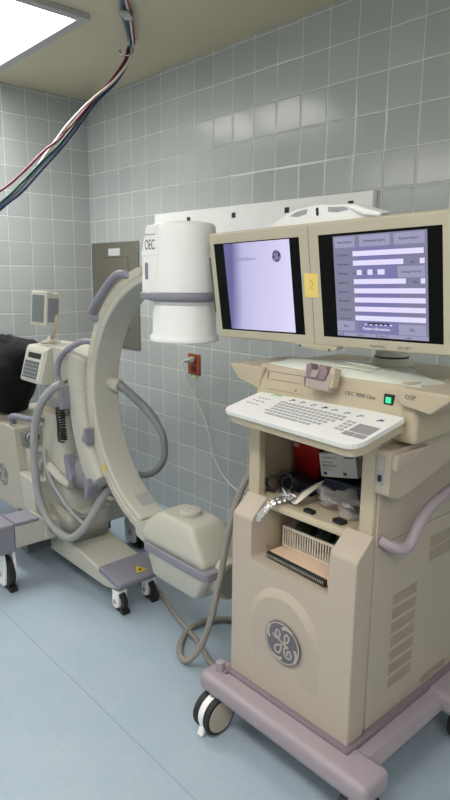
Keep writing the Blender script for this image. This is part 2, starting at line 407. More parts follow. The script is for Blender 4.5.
for key, (pts, off, mt, lab) in hoses.items():
    h = MB(); i_ = list(hoses).index(key)
    tail = [(1.05, -1.75-.02*i_, 1.25), (.95, -2.15, .75), (.85-.04*i_, -2.3, .12), (.8-.04*i_, -2.45, .007), (.6-.04*i_, -2.7, .007)]
    # run along the ceiling to the clamp, over the hook, then down
    run = [(1.60+.01*i_, -.775-.012*(i_-2), RZ-.018), (1.42, -.617-.013*(i_-2), RZ-.018), (1.24, -.478-.01*(i_-2), RZ-.02), (1.145, -.405-.006*(i_-2), RZ-.026)]
    h.tube(run+pts+tail, .0058, M[mt], 10, 7)
    tag(h.build('hanging_hose', base=(1.1, -.39, RZ-.03)), lab, 'hose', 'coloured hoses hanging from the ceiling')

# ------------------------------------------------------------------ on the back wall
w = thing('wall_rail', (1.57, 0, 1.70), 'long white wall rail with small black square sockets behind the machines', 'rail')
r_ = MB(); r_.box(.80, 2.335, -.032, 0, 1.69, 1.826, M['white'], .006); r_.build('rail', w)
for i in range(4):
    x = 1.123+.367*i
    q = MB(); q.box(x-.014, x+.014, -.034, -.0315, 1.765, 1.791, M['black'], .002); q.build('socket', w)
ap = thing('access_panel', (.31, 0, 1.05), 'grey steel access panel with white label on the tiled back wall', 'panel')
q = MB(); q.box(.03, .59, -.012, 0, .997, 1.683, M['steel'], .003); q.build('frame', ap)
q = MB()
dx0, dx1, dz0, dz1 = .165, .476, 1.10, 1.583
q.box(dx0, dx1, -.0145, -.011, dz0, dz1, M['steel'], .002)
for b in ((dx0-.004, dx1+.004, dz1, dz1+.004), (dx1, dx1+.005, dz0, dz1), (dx0-.005, dx0, dz0, dz1)):
    q.box(b[0], b[1], -.0128, -.0118, b[2], b[3], M['dgrey'])
dr = q.build('panel_door', ap)
q = MB(); q.cyl((.455, -.0145, 1.33), (.455, -.019, 1.33), .008, M['chrome'], 14); q.build('lock', dr)
q = MB(); q.box(.248, .388, -.0138, -.0118, 1.595, 1.642, M['card'], .001); tag(q.build('paper_label', ap), 'white paper label')

ow = thing('wall_outlet', (1.135, 0, .914), 'red-brown electrical outlet plate on the tiled back wall', 'outlet')
q = MB(); q.box(1.083, 1.192, -.008, 0, .905, 1.025, M['outlet'], .004); q.build('plate', ow)
for z in (.938, .992):
    q = MB(); q.prism(smooth2d([(1.112, z-.018), (1.163, z-.018), (1.163, z+.018), (1.112, z+.018)], .012), 'y', -.011, -.007, M['outletd'], .001)
    for dx in (-.007, .007): q.box(1.1375+dx-.0015, 1.1375+dx+.0015, -.0116, -.0108, z-.006, z+.006, M['black'])
    q.build('socket', ow)
q = MB(); q.box(1.118, 1.158, -.004, 0, .880, .903, M['paleyellow'], .001); tag(q.build('sticker', ow), 'small pale sticker below the plate')
pc = thing('power_cord', (1.13, -.03, 0), 'pale power cord with grey plug running from the red-brown outlet behind the computer cart', 'cord')
q = MB(); q.cyl((1.137, -.0116, .992), (1.137, -.035, .992), .019, M['plug'], 18, .004); q.cyl((1.137, -.033, .992), (1.115, -.062, .985), .014, M['plug'], 16, .004, .009); q.build('plug', pc)
q = MB(); q.tube([(1.118,-.058,.986),(1.108,-.075,.972),(1.13,-.07,.93),(1.195,-.055,.80),(1.29,-.05,.665),(1.345,-.05,.53),(1.363,-.05,.474),(1.41,-.05,.41),(1.491,-.05,.346),(1.605,-.05,.302),(1.78,-.06,.25),(2.0,-.09,.12),(2.2,-.12,.01),(2.5,-.2,.006),(2.62,-.4,.006)], .005, M['cordgrey'], 8); q.build('cable', pc)

# ------------------------------------------------------------------ emblem
def emblem(parent, X, R, dark, light, name='emblem', fine=False):
    # round badge: ring, four notched swooshes and a looped script monogram (drawn in the local xy plane)
    e = MB()
    e.lathe([(R, 0), (R, .0012), (R*.985, .0016)], dark, X, 48)
    if not fine: e.lathe([(R*.955, .0014), (R*.955, .0019), (R*.885, .0019), (R*.885, .0014)], light, X, 48)
    e.lathe([(R*.89, .0016), (R*.89, .0022), (R*.88, .0023)], dark, X, 48)
    for kq in range(4):
        a0 = math.radians(50+90*kq)
        st = [(R*rr*math.cos(a0+t), R*rr*math.sin(a0+t)) for t, rr in ((0, .93), (.25, .88), (.5, .80), (.68, .70))]
        e.ribbon(st, R*(.10 if fine else .14), light, X, .0018, .0028)
    s = R/1.0; wd = R*.085
    G = [(-.52,.30),(-.36,.16),(-.18,.22),(-.10,.42),(-.20,.56),(-.32,.50),(-.34,.34),(-.22,.16),(-.02,.08),(.02,-.02),(-.12,-.12),(-.32,-.20),(-.42,-.38),(-.34,-.54),(-.18,-.52),(-.08,-.34),(.0,-.04),(.14,.08),(.32,.20),(.40,.38),(.34,.52),(.22,.50),(.16,.34),(.16,.16)]
    Ee = [(-.02,-.02),(.14,.0),(.34,-.06),(.20,-.10),(.12,-.26),(.16,-.46),(.32,-.58),(.48,-.50),(.52,-.32),(.42,-.20),(.32,-.26),(.30,-.38),(.38,-.42)]
    for st in (G, Ee): e.ribbon([(x*s, y*s) for x, y in st], wd, light, X, .0020, .0032)
    return e.build(name, parent)
def frame_X(o, u, v):
    u, v = V(u).normalized(), V(v).normalized(); w_ = u.cross(v)
    return Matrix(((u.x, v.x, w_.x, o[0]), (u.y, v.y, w_.y, o[1]), (u.z, v.z, w_.z, o[2]), (0, 0, 0, 1)))

# ------------------------------------------------------------------ casters
def twin_caster(parent, x, y, r=.0625, top=.13, axis='x'):
    # two covered wheels on a bracket with a brake pedal
    c = MB(); A = V((1, 0, 0)) if axis == 'x' else V((0, 1, 0)); B = V((0, 1, 0)) if axis == 'x' else V((1, 0, 0))
    o = V((x, y, r))
    c.cyl((x, y, r), (x, y, top), .014, M['grey'], 14)
    c.cyl(o-A*.0125, o+A*.0125, r*.97, M['white'], 28, .003)
    pd = o-B*(r*.62)
    c.prism([(-.026, .006), (-.014, .003), (.0, .026), (-.012, .036)], 'y', -.011, .011, M['white'], .002,
            X=Matrix.Translation((pd.x, pd.y, 0)) @ (Matrix.Rotation(PI/2, 4, 'Z') if axis == 'x' else Matrix.Identity(4)))
    ob = c.build('caster', parent)
    for s_ in (-1, 1):
        w_ = MB(); d = A*s_
        w_.cyl(o+d*.013, o+d*.036, r, M['rubber'], 32, .004)
        w_.cyl(o+d*.034, o+d*.039, r*.84, M['taupe'], 32, .003)
        w_.build('wheel', ob)
    return ob

# ------------------------------------------------------------------ computer cart with two displays
ws = thing('imaging_workstation', (2.81, -.75, 0), 'tall cream hospital computer cart with two large displays, keyboard and lavender wheeled base', 'medical cart')
b = MB()
b.box(2.495, 3.155, -1.10, -.985, .125, .19, M['lav'], .022, 4)
b.box(2.495, 3.155, -.605, -.40, .125, .19, M['lav'], .022, 4)
b.prism([(2.545, .128), (3.085, .128), (3.10, .14), (3.085, .182), (2.56, .182), (2.53, .14)], 'y', -1.0, -.45, M['lav'], .004)
b.box(2.556, 3.05, -1.036, -.385, .178, .201, M['lavdark'], .004)
b.build('wheeled_base', ws)
pg = MB(); pg.cyl((2.542, -1.045, .188), (2.542, -1.045, .222), .0145, M['lav'], 20, .003)
pg.box(2.548, 2.575, -1.048, -1.02, .19, .198, M['lavdark'], .002); pg.build('brake_pedal', ws)
twin_caster(ws, 2.555, -1.083); twin_caster(ws, 3.105, -1.055); twin_caster(ws, 2.555, -.50); twin_caster(ws, 3.135, -.505)

c = MB(); cm = M['ivory']
c.box(2.56, 2.575, -.945, -.40, .20, 1.045, cm, 0); c.box(2.558, 2.605, -.947, -.915, .20, 1.045, cm, .006)      # left wall and post
c.box(3.012, 3.026, -.945, -.40, .20, 1.045, cm, 0); c.box(2.983, 3.028, -.947, -.915, .20, 1.045, cm, .006)     # right wall and post
c.box(2.57, 3.02, -.52, -.401, .20, 1.044, cm, 0)                # back
c.box(2.60, 2.99, -.95, -.50, .20, .615, cm, 0)                   # solid below the lower shelf
c.box(2.60, 2.645, -.95, -.50, .61, .77, cm, 0); c.box(2.945, 2.99, -.95, -.50, .61, .77, cm, 0)
c.box(2.64, 2.95, -.66, -.50, .61, .77, cm, 0)
c.box(2.556, 3.03, -.96, -.40, 1.022, 1.06, cm, .006)             # roof under the keyboard
c.build('cabinet', ws)
sh = MB(); sh.prism([(-.958, .776), (-.952, .790), (-.51, .790), (-.51, .765), (-.95, .765), (-.958, .768)], 'x', 2.576, 3.011, cm, .002)
sh.build('shelf', ws)
# front panel: bulges forward, chamfered top, open cubby with rounded lower corners
f = MB(); f.prism([(-1.02, .20), (-1.02, .735), (-1.012, .75), (-.955, .798), (-.946, .798), (-.946, .20)], 'x', 2.564, 3.036, M['taupe'], .014, 3,
                 sel=lambda e: abs(e.verts[0].co.x-e.verts[1].co.x) < 1e-4 and max(e.verts[0].co.y, e.verts[1].co.y) < -.95)
fp = f.build('front_panel', ws)
k = MB(); k.prism(smooth2d([(2.648, .615), (2.945, .605), (2.948, .85), (2.648, .85)], [.018, .018, 0, 0], 4), 'y', -1.1, -.9, cm)
kc = k.build('cutter', None)
carve(fp, [kc]); bevel_mod(fp, .005, 2, 50)
# raised arch pad around the badge
def arch(hw, top, bot, z0):
    o = []
    n = 24; cz = top-hw
    o += [(2.79+hw, bot)]
    for i in range(n+1):
        a = PI*i/n; o.append((2.79+hw*math.cos(a), cz+hw*math.sin(a)))
    o += [(2.79-hw, bot)]
    return o
pa = MB()
def lift(p, hgt): # tilted so that it dies out downwards
    t = max(0, min(1, (p[1]-.335)/.15)); return (p[0], -1.0196-hgt*t, p[1])
o0 = arch(.142, .57, .29, 0); o1 = arch(.138, .566, .29, 0); o2 = arch(.118, .546, .29, 0); o3 = arch(.112, .54, .29, 0)
pa.loft([[ (x, -1.018, z) for x, z in o0], [lift(p, .0006) for p in o1], [lift(p, .0125) for p in o2], [lift(p, .0135) for p in o3]], M['taupe'], True)
pad = pa.build('arch_relief', ws, ang=60)
em = emblem(ws, frame_X((2.800, -1.0325, .408), (1, 0, 0), (0, -.05, 1)), .069, M['emblemblue'], M['emblemlight'])
tag(em, 'round violet-grey badge with looped script monogram')

# side panel with vents
s = MB(); s.box(3.02, 3.033, -.932, -.395, .20, 1.045, M['taupe'], .002)
sp_ = s.build('side_panel', ws)
cuts = []; slots = [(-.828, -.699, .283+.0445*i, .317+.0445*i) for i in range(7)]+[(-.643, -.48, .627, .664), (-.643, -.48, .672, .708), (-.633, -.48, .206, .232)]
for (y0, y1, z0, z1) in slots:
    k = MB(); k.box(3.0285, 3.06, y0, y1, z0, z1, M['ventdark']); cuts.append(k.build('cutter'))
carve(sp_, cuts); bevel_mod(sp_, .001, 1)
for (y0, y1, z0, z1) in slots:
    k = MB(); n = max(3, int((y1-y0)/.009))
    for i in range(n): k.box(3.028, 3.0318, y0+(y1-y0)*(i+.2)/n, y0+(y1-y0)*(i+.75)/n, z0, z1, M['ventdark'])
    k.build('vent_grille', ws)
k = MB(); k.box(3.0325, 3.0336, -.93, -.40, .760, .7625, M['lavdark']); k.build('panel_seam', ws)
hd = MB(); hd.tube([(3.028,-.912,.778),(3.055,-.902,.765),(3.078,-.878,.756),(3.084,-.848,.765),(3.084,-.815,.805),(3.084,-.765,.842),(3.084,-.70,.862),(3.084,-.62,.876),(3.084,-.50,.882),(3.06,-.455,.882),(3.03,-.45,.882)], .0155, M['lav'], 14, 6)
hd.build('push_handle', ws)
pd_ = MB(); pd_.prism(smooth2d([(-.95, 1.04), (-.95, .918), (-.905, .902), (-.85, .906), (-.76, .93), (-.66, .955), (-.41, .975), (-.41, 1.04)], .01, 3), 'x', 3.028, 3.072, M['taupe'], .009, 3)
pd_.prism([(-.942, 1.03), (-.942, .985), (-.90, .99), (-.82, 1.012), (-.78, 1.03)], 'x', 3.065, 3.084, M['taupe'], .006, 3)
pod = pd_.build('side_pod', ws)
k = MB(); k.box(3.034, 3.054, -.9525, -.949, .945, 1.022, M['keygrey'], .001); k.box(3.039, 3.049, -.956, -.952, .955, .972, M['black'], .001); k.box(3.037, 3.051, -.954, -.952, .985, 1.012, M['taupe'], .001); k.build('switch_plate', pod)

# console block behind the keyboard
co = MB(); co.prism([(-.885, 1.05), (-.905, 1.075), (-.905, 1.118), (-.888, 1.196), (-.87, 1.202), (-.47, 1.202), (-.47, 1.05)], 'x', 2.543, 3.068, M['ivory'], .008, 3)
co.box(3.02, 3.105, -.897, -.47, 1.052, 1.15, M['ivory'], .014, 3)
con = co.build('console', ws)
wl = MB(); wl.prism([(2.424, 1.192), (2.424, 1.184), (2.462, 1.142), (2.555, 1.122), (2.563, 1.16), (2.575, 1.192)], 'y', -.905, -.62, M['ivory'], .006, 3); wl.build('side_tray', ws)
wr = MB(); wr.prism([(3.056, 1.198), (3.056, 1.162), (3.075, 1.152), (3.15, 1.142), (3.198, 1.182), (3.198, 1.198)], 'y', -.915, -.62, M['ivory'], .006, 3)
wr.text('OSP', .017, (3.078, -.9155, 1.172), (1, 0, 0), (0, 0, 1), M['print']); wr.build('side_tray', ws)
k = MB()
u_, v_ = (1, 0, 0), V((0, .017, .078)).normalized()
def onface(x, z): return V((x, -.905+.017*(z-1.118)/.078-.0006, z))
k.text('OEC 9800 Elite', .0158, onface(2.880, 1.152), u_, v_, M['print']); k.build('model_lettering', con)
k = MB()
for (x0, x1, z0, z1) in ((2.585, 2.735, 1.128, 1.183),):
    for b_ in ((x0, x1, z1-.0016, z1), (x0, x1, z0, z0+.0016), (x0, x0+.0016, z0, z1), (x1-.0016, x1, z0, z1), (x0+.015, x1-.015, 1.158, 1.1595)):
        q0 = onface(0, (b_[2]+b_[3])/2)
        k.box(b_[0], b_[1], q0.y, q0.y+.003, b_[2], b_[3], M['lavdark'])
q0 = onface(0, 1.138); k.cyl((2.705, q0.y+.002, 1.138), (2.705, q0.y-.002, 1.138), .003, M['lavdark'], 10)
k.build('drive_door', con)
k = MB(); q0 = onface(0, 1.165); k.box(3.006, 3.036, q0.y-.004, q0.y+.006, 1.143, 1.173, M['black'], .003); k.box(3.013, 3.029, q0.y-.0065, q0.y, 1.150, 1.166, M['greenlamp'], .002)
tag(k.build('power_switch', con), 'square black switch lit green')
# handset in its holder
h = MB(); X = Matrix.Translation((2.814, -.923, 1.186)) @ Matrix.Rotation(math.radians(-12), 4, 'X') @ Matrix.Scale(.86, 4)
h.prism([(-.045, -.03), (.05, -.035), (.058, .022), (-.05, .022)], 'y', -.02, .022, M['clearlav'], .006, 3, X=X)
h.box(.04, .062, -.016, .02, -.02, .045, M['ivory'], .005, X=X); h.box(-.022, -.004, .005, .022, .0, .045, M['ivory'], .004, X=X)
hh = h.build('handset_holder', con)
h = MB()
h.prism([(-.046, .022), (-.05, .046), (-.03, .052), (-.022, .03), (-.002, .03), (.006, .05), (.03, .048), (.042, .03), (.036, .0), (-.04, .0)], 'y', -.028, .014, M['knoblav'], .005, 3, X=X)
h.prism([(-.02, .006), (.006, .006), (.012, .03), (-.016, .03)], 'y', -.034, -.024, M['clearlav'], .003, X=X)
h.build('handset', hh)

# keyboard
KO = V((2.549, -1.057, 1.077)); KU = V((1, 0, 0)); KV = V((0, .19, .047)).normalized(); KX = Matrix.Translation(KO) @ Matrix.Rotation(math.radians(-4.6), 4, 'Z') @ Matrix.Translation(-KO) @ frame_X(KO, KU, KV)
kb = MB(); W_, D_ = .518, .194
kb.prism(smooth2d([(0, 0), (W_, 0), (W_, D_), (0, D_)], [.034, .045, .008, .008], 5), 'z', -.013, .0, M['kbwhite'], .005, 3, X=KX)
kb.prism(smooth2d([(.006, .006), (W_-.006, .006), (W_-.006, D_), (.006, D_)], [.035, .045, .008, .008], 5), 'z', -.038, -.0125, M['ivory'], .008, 3, X=KX)
kb.prism([(.02, .07), (W_-.03, .07), (W_-.03, D_-.02), (.02, D_-.02)], 'z', -.052, -.035, M['ivory'], .004, X=KX)
kbo = kb.build('keyboard', ws)
def kbox(u0, u1, v0, v1, m, h=.0012, name='key', bev=.0006):
    k = MB(); k.box(u0, u1, v0, v1, -.0004, h, m, bev, 1, X=KX); return k.build(name, kbo)
rows = [(.124, .0125, 15), (.108, .0125, 15), (.092, .0125, 14), (.076, .0125, 13), (.060, .0125, 13)]
x0 = .128
for ri, (v0, hgt, n) in enumerate(rows):
    off = [0, .004, .007, .010, .004][ri]; pitch = .0172
    for i in range(n): kbox(x0+off+i*pitch, x0+off+i*pitch+.0136, v0-.004, v0-.004+.0098, M['keygrey'])
kbox(x0+.02, x0+.06, .0405, .050, M['keygrey']); kbox(x0+.063, x0+.150, .0405, .050, M['keygrey'])
for i in range(3): kbox(x0+.155+i*.0152, x0+.1668+i*.0152, .0405, .050, M['keygrey'])
for ri in range(4):
    for i in range(2): kbox(.400+i*.0160, .4125+i*.0160, .060+.016*ri-.004, .060+.016*ri+.0058, M['keygrey'])
kbox(.440, .506, .066, .112, M['padgrey'], .0008, 'touchpad'); 
for u0 in (.436, .473): kbox(u0, u0+.035, .042, .062, M['padgrey'], .001, 'touchpad_button', .001)
def mark(u0, u1, v0, v1, m):
    k = MB(); k.box(u0, u1, v0, v1, 0, .0007, m, X=KX); k.build('function_mark', kbo)
for i, u0 in enumerate((.05, .063, .076)): mark(u0+.012, u0+.020, .148+.003*i, .151+.003*i, M['greenp'])
mark(.060, .100, .158, .162, M['greenp']); mark(.068, .104, .168, .171, M['greenp'])
for i in range(4):
    for j in range(3):
        mark(.030+i*.014+j*.003, .038+i*.014+j*.003, .075+j*.022, .0785+j*.022, M['purple'] if (i+j) % 2 else M['inkblue'])
for i, (u0, m_) in enumerate(((.150, 'ink'), (.192, 'bluep'), (.235, 'bluep'), (.278, 'black'), (.315, 'bluep'), (.360, 'bluep'), (.405, 'bluep'), (.47, 'inkblue'))):
    mark(u0, u0+.013, .148, .156, M[m_]); mark(u0-.004, u0+.003, .144, .148, M['ink'])


# white-green cover with the display arm
dm = MB()
loops = []
for i in range(25):
    t = i/24; x = 2.53+(3.165-2.53)*t
    e_ = math.sin(PI*min(1, max(0, t)))**.55
    zc = 1.198+.030*e_-.016*t
    yf, yb = -.884+.02*(1-e_), -.46-.02*(1-e_)
    sec = [(yf, 1.186), (yf+.002, 1.198+.35*(zc-1.198)), (yf+.045, zc-.005), (yf+.10, zc), (yf+.2, zc-.012), (yb, 1.19+.15*(zc-1.19)), (yb, 1.186)]
    loops.append([(x, y, z) for y, z in sec])
dm.loft(loops, M['pale'], True)
dome = dm.build('top_cover', ws, ang=50)
k = MB(); k.tube([(2.79, -.842, 1.220), (2.86, -.842, 1.219), (2.915, -.842, 1.2165), (2.917, -.785, 1.219), (2.86, -.785, 1.222), (2.79, -.785, 1.2235)], .002, M['pale'], 8, raw=True); k.build('grip_outline', dome)
n_ = MB(); X = Matrix.Translation((2.81, -.565, 0))
n_.lathe([(.078, 1.185), (.072, 1.198), (.066, 1.214), (.062, 1.221), (.055, 1.2225)], M['pale'], X)
n_.lathe([(.0535, 1.221), (.0535, 1.2265), (0, 1.2265)], M['dgrey'], X)
n_.lathe([(.048, 1.2265), (.050, 1.228), (.049, 1.26), (.049, 1.31), (0, 1.31)], M['pale'], X)
n_.box(2.66, 2.845, -.60, -.53, 1.275, 1.335, M['pale'], .02, 4)
n_.box(2.66, 2.77, -.765, -.55, 1.30, 1.46, M['pale'], .02, 4)
n_.build('display_arm', ws)

# displays
h3 = V((.9996, -.0153, .0232)).normalized(); v3 = V((-.025, -.1306, .9911)); v3 = (v3-h3*v3.dot(h3)).normalized(); n3 = h3.cross(v3)
PO = V((2.7163, -.86, 1.4418))
# local axes: along the displays, up, towards the viewer; 0 is the face of the glass
DX = Matrix(((h3.x, v3.x, n3.x, PO.x), (h3.y, v3.y, n3.y, PO.y), (h3.z, v3.z, n3.z, PO.z), (0, 0, 0, 1)))
SC = [(-.4152, -.0359), (.0359, .4152)]; SB, ST = -.1436, .1436
d = MB()
A0, A1, B0, B1 = -.443, .443, -.174, .178
def rr(a0, a1, b0, b1, r): return smooth2d([(a0, b0), (a1, b0), (a1, b1), (a0, b1)], r, 4)
d.loft([[(a, b_, -.058) for a, b_ in rr(A0+.004, A1-.004, B0+.004, B1-.004, .013)],
        [(a, b_, -.008) for a, b_ in rr(A0, A1, B0, B1, .013)],
        [(a, b_, -.002) for a, b_ in rr(A0+.002, A1-.002, B0+.002, B1-.002, .012)],
        [(a, b_, .001) for a, b_ in rr(A0+.008, A1-.008, B0+.008, B1-.008, .009)]], M['bezel'], True, DX)
d.loft([[(a, b_, -.10) for a, b_ in rr(A0+.09, A1-.09, B0+.07, B1-.07, .03)], [(a, b_, -.056) for a, b_ in rr(A0+.02, A1-.02, B0+.02, B1-.02, .02)]], M['bezel'], True, DX)
d.box(-.0011, .0011, B0+.008, B1-.008, .0005, .0014, M['lavdark'], X=DX)
dsp = d.build('display_housing', ws)
k = MB(); k.box(-.457, -.442, -.09, .10, -.03, -.006, M['dgrey'], .004, 2, X=DX); k.build('side_grip', dsp)
k = MB(); k.text('Digital Mobile', .009, DX @ V((.195, -.164, .0012)), h3, v3, M['print'], .0003); k.text('GE OEC', .0125, DX @ V((.282, -.1645, .0012)), h3, v3, M['print'], .0003); k.build('lettering', dsp)

def quad(mb, a0, a1, b0, b1, c, m):
    lay = mb.uv; vs = [mb.bm.verts.new(DX @ V(p)) for p in ((a0, b0, c), (a1, b0, c), (a1, b1, c), (a0, b1, c))]
    fc = mb.bm.faces.new(vs); fc.material_index = mb.mi(m)
    for lp, uvc in zip(fc.loops, ((0, 0), (1, 0), (1, 1), (0, 1))): lp[lay].uv = uvc
# left: start-up picture
a0, a1 = SC[0]
k = MB(); k.box(a0, a1, SB, ST, -.008, .0016, M['screenblack'], .0006, 1, X=DX)
i0, i1, j0, j1 = -.366, -.0735, -.1385, .1405
quad(k, i0, i1, j0, j1, .0019, M['picture'])
def P3(fu, fv, c=.0021): return DX @ V((i0+fu*(i1-i0), j1-fv*(j1-j0), c))
k.text('GE Healthcare', .0165, P3(.16, .20), h3, v3, M['grey_ink'], .0002)
scl = k.build('screen', dsp); tag(scl, 'pale violet start-up picture')
ge = emblem(scl, DX @ Matrix.Translation((i0+.81*(i1-i0), j1-.17*(j1-j0), .0019)), .0175, M['logo_ink'], M['ui_btn'], 'round_logo', True)
# right: patient form
a0, a1 = SC[1]; i0, i1, j0, j1 = .0885, .3758, -.1375, .1365
k = MB(); k.box(a0, a1, SB, ST, -.008, .0016, M['screenblack'], .0006, 1, X=DX)
def Q(u0, u1, v0, v1, c, m): quad(k, i0+u0*(i1-i0), i0+u1*(i1-i0), j1-v1*(j1-j0), j1-v0*(j1-j0), .0018+c*.0002, M[m])
def T(u0, v0, size, s_, m='ui_text', cx=False): k.text(s_, size*.93, DX @ V((i0+u0*(i1-i0), j1-v0*(j1-j0), .0032)), h3, v3, M[m], .0001, cx)
Q(0, 1, 0, 1, 1, 'ui_bg'); Q(.26, .70, .12, .97, 2, 'ui_mid')
for (u0, u1, s_) in ((0.02, .255, 'New Patient'), (.305, .635, 'Scheduled Exams'), (.675, .975, 'Recent Exams')):
    Q(u0, u1, .012, .115, 3, 'ui_btn'); T((u0+u1)/2, .075, .0105, s_, cx=True)
rowsf = [(.155, .225, .965), (.245, .225, .765), (.335, None, None), (.425, .225, .785), (.515, .225, .975), (.605, .225, .975), (.695, .225, .975), (.785, .225, .975)]
labs = ['Last Name:', 'First Name:', 'Birthdate:', 'Patient ID:', 'Physician:', 'Procedure:', 'Comment 1:', 'Comment 2:']
for (v0, u0, u1), lb in zip(rowsf, labs):
    T(.045, v0+.042, .0088, lb)
    if u0: Q(u0, u1, v0, v0+.048, 4, 'ui_field')
for u0, s_ in ((.265, 'M'), (.385, 'D'), (.495, 'Y')):
    T(u0-.04, .377, .009, s_); Q(u0, u0+(.075 if s_ == 'Y' else .055), .335, .385, 4, 'ui_field')
T(.84, .287, .009, 'M.I.'); Q(.925, .972, .245, .293, 4, 'ui_field')
Q(.705, .972, .312, .415, 3, 'ui_btn'); T(.84, .372, .0095, 'Change Priority', cx=True)
T(.86, .467, .009, 'Sex:'); Q(.932, .975, .425, .473, 4, 'ui_field')
Q(.0, .215, .845, .945, 3, 'ui_btn'); T(.11, .905, .0105, 'Run', cx=True)
Q(.70, .975, .855, .955, 3, 'ui_btn'); T(.84, .915, .0105, 'Edit', cx=True)
T(.46, .925, .0118, 'Patient Information', 'ui_white', True)
Q(.37, .60, .852, .868, 3, 'ui_text')
for u0 in (.33, .39, .45, .50, .55, .61): Q(u0, u0+.02, .866, .876, 4, 'ui_white')
Q(0, 1, .962, .998, 3, 'ui_btn')
for u0, s_ in ((.02, 'NC'), (.24, 'Demo'), (.49, 'Ctrl+'), (.78, 'HLF')): T(u0, .992, .009, s_)
for u0 in (.07, .46, .57): Q(u0, u0+.006, .962, .998, 5, 'ui_text')
scr = k.build('screen', dsp); tag(scr, 'violet patient information form')
# latch below, swoosh handle above
k = MB(); k.prism([(-.078, -.168), (-.074, -.176), (-.05, -.181), (.06, -.189), (.078, -.183), (.086, -.172)], 'z', -.035, .004, M['bezel'], .003, 2, X=DX)
k.cyl(DX @ V((-.058, -.1765, .004)), DX @ V((-.058, -.1765, .0055)), .004, M['dgrey'], 10); k.cyl(DX @ V((.055, -.183, .004)), DX @ V((.055, -.183, .0055)), .004, M['dgrey'], 10)
k.build('latch_bar', dsp)
hp = MB()
hp.prism([(-.168, .181), (-.15, .19), (-.105, .206), (-.07, .219), (-.03, .2225), (.02, .2255), (.048, .222), (.115, .218), (.15, .214), (.19, .200), (.235, .181), (.2, .172), (-.14, .172)], 'z', -.06, -.022, M['white'], .003, 2, X=DX)
ho = hp.build('carry_handle', dsp)
k = MB(); k.prism([(-.085, .203), (-.06, .2135), (-.015, .2175), (-.02, .204), (-.055, .199)], 'z', -.0225, -.0212, M['keygrey'], 0, X=DX)
k.prism([(.058, .2165), (.115, .212), (.13, .203), (.09, .199), (.06, .203)], 'z', -.0225, -.0212, M['keygrey'], 0, X=DX)
k.prism(smooth2d([(.016, .196), (.025, .196), (.025, .218), (.016, .218)], .004), 'z', -.0225, -.0205, M['black'], 0, X=DX); k.build('grip_recess', ho)
hp = MB(); hp.prism([(.125, .214), (.165, .209), (.238, .186), (.232, .176), (.175, .186)], 'z', -.055, -.012, M['white'], .004, 2, X=DX); hp.build('handle_wing', ho)

# ------------------------------------------------------------------ things on and in the cart
st = MB(); SX = DX @ Matrix.Translation((.001, .005, 0)) @ Matrix.Rotation(math.radians(-2), 4, 'Z')
st.box(-.0255, .0255, -.035, .034, .0015, .0024, M['yellow'], 0, X=SX)
st.ribbon([(-.007, .006), (.0, .013), (.006, .007), (.002, -.002), (-.003, -.008), (.009, -.011)],   .0014, M['pencil'], SX @ Matrix.Translation((0, 0, .0024)), 0, .0003)
tag(st.build('sticky_note', base=DX @ V((.001, .005, .0015))), 'yellow sticky note on the frame between the two displays', 'note')

rc = thing('sharps_container', (2.65, -.72, .833), 'red plastic container at the back left of the upper shelf of the cart', 'container')
k = MB(); k.loft([[(x, y, .8335) for x, y in rr(2.600, 2.706, -.775, -.665, .012)], [(x, y, .96) for x, y in rr(2.592, 2.714, -.785, -.655, .012)], [(x, y, .965) for x, y in rr(2.596, 2.710, -.781, -.659, .012)]], M['red'])
k.text('BD', .018, (2.603, -.784, .925), (1, 0, .0), (0, -.06, 1), M['card'], .0006); k.build('body', rc)
k = MB(); k.prism(rr(2.588, 2.718, -.789, -.651, .012), 'z', .9655, .985, M['red'], .004); k.build('lid', rc)

lb = thing('labelled_carton', (2.78, -.79, .85), 'white printed carton leaning beside the red container on the upper shelf', 'box')
LX = Matrix.Translation((2.728, -.792, .8535)) @ Matrix.Rotation(math.radians(-11), 4, 'Y')
k = MB(); k.box(0, .14, 0, .06, .0, .075, M['card'], .001, 1, X=LX)
for (tx, sz, x, z, m_) in (('CODMAN EV', .010, .008, .058, 'print'), ('surgical supply', .0075, .008, .045, 'print'), ('380182 EA-2', .011, .008, .032, 'ink'), ('sterile single use', .006, .008, .023, 'print')):
    k.text(tx, sz, LX @ V((x, -.0004, z)), LX.to_3x3() @ V((1, 0, 0)), LX.to_3x3() @ V((0, 0, 1)), M[m_], .0002)
for (x, m_) in ((.012, 'inkblue'), (.088, 'ink')): k.box(x, x+.013, -.0006, .002, .007, .016, M[m_], X=LX)
k.box(.095, .132, -.0006, .002, .060, .064, M['ink'], X=LX)
k.build('carton', lb)
nb = MB(); nb.box(2.735, 2.99, -.79, -.60, .7912, .852, M['navy'], .004)
tag(nb.build('navy_box', base=(2.86, -.7, .7912)), 'dark navy flat box under the white printed carton', 'box')
nf = MB(); nf.box(-.076, .058, -.03, .16, 0, .041, M['navy'], .003, X=Matrix.Translation((2.66, -.80, .7912)) @ Matrix.Rotation(math.radians(-3), 4, 'Z'))
tag(nf.build('blue_folder', base=(2.66, -.74, .7912)), 'flat dark blue packet on the upper shelf under the red container', 'packet')

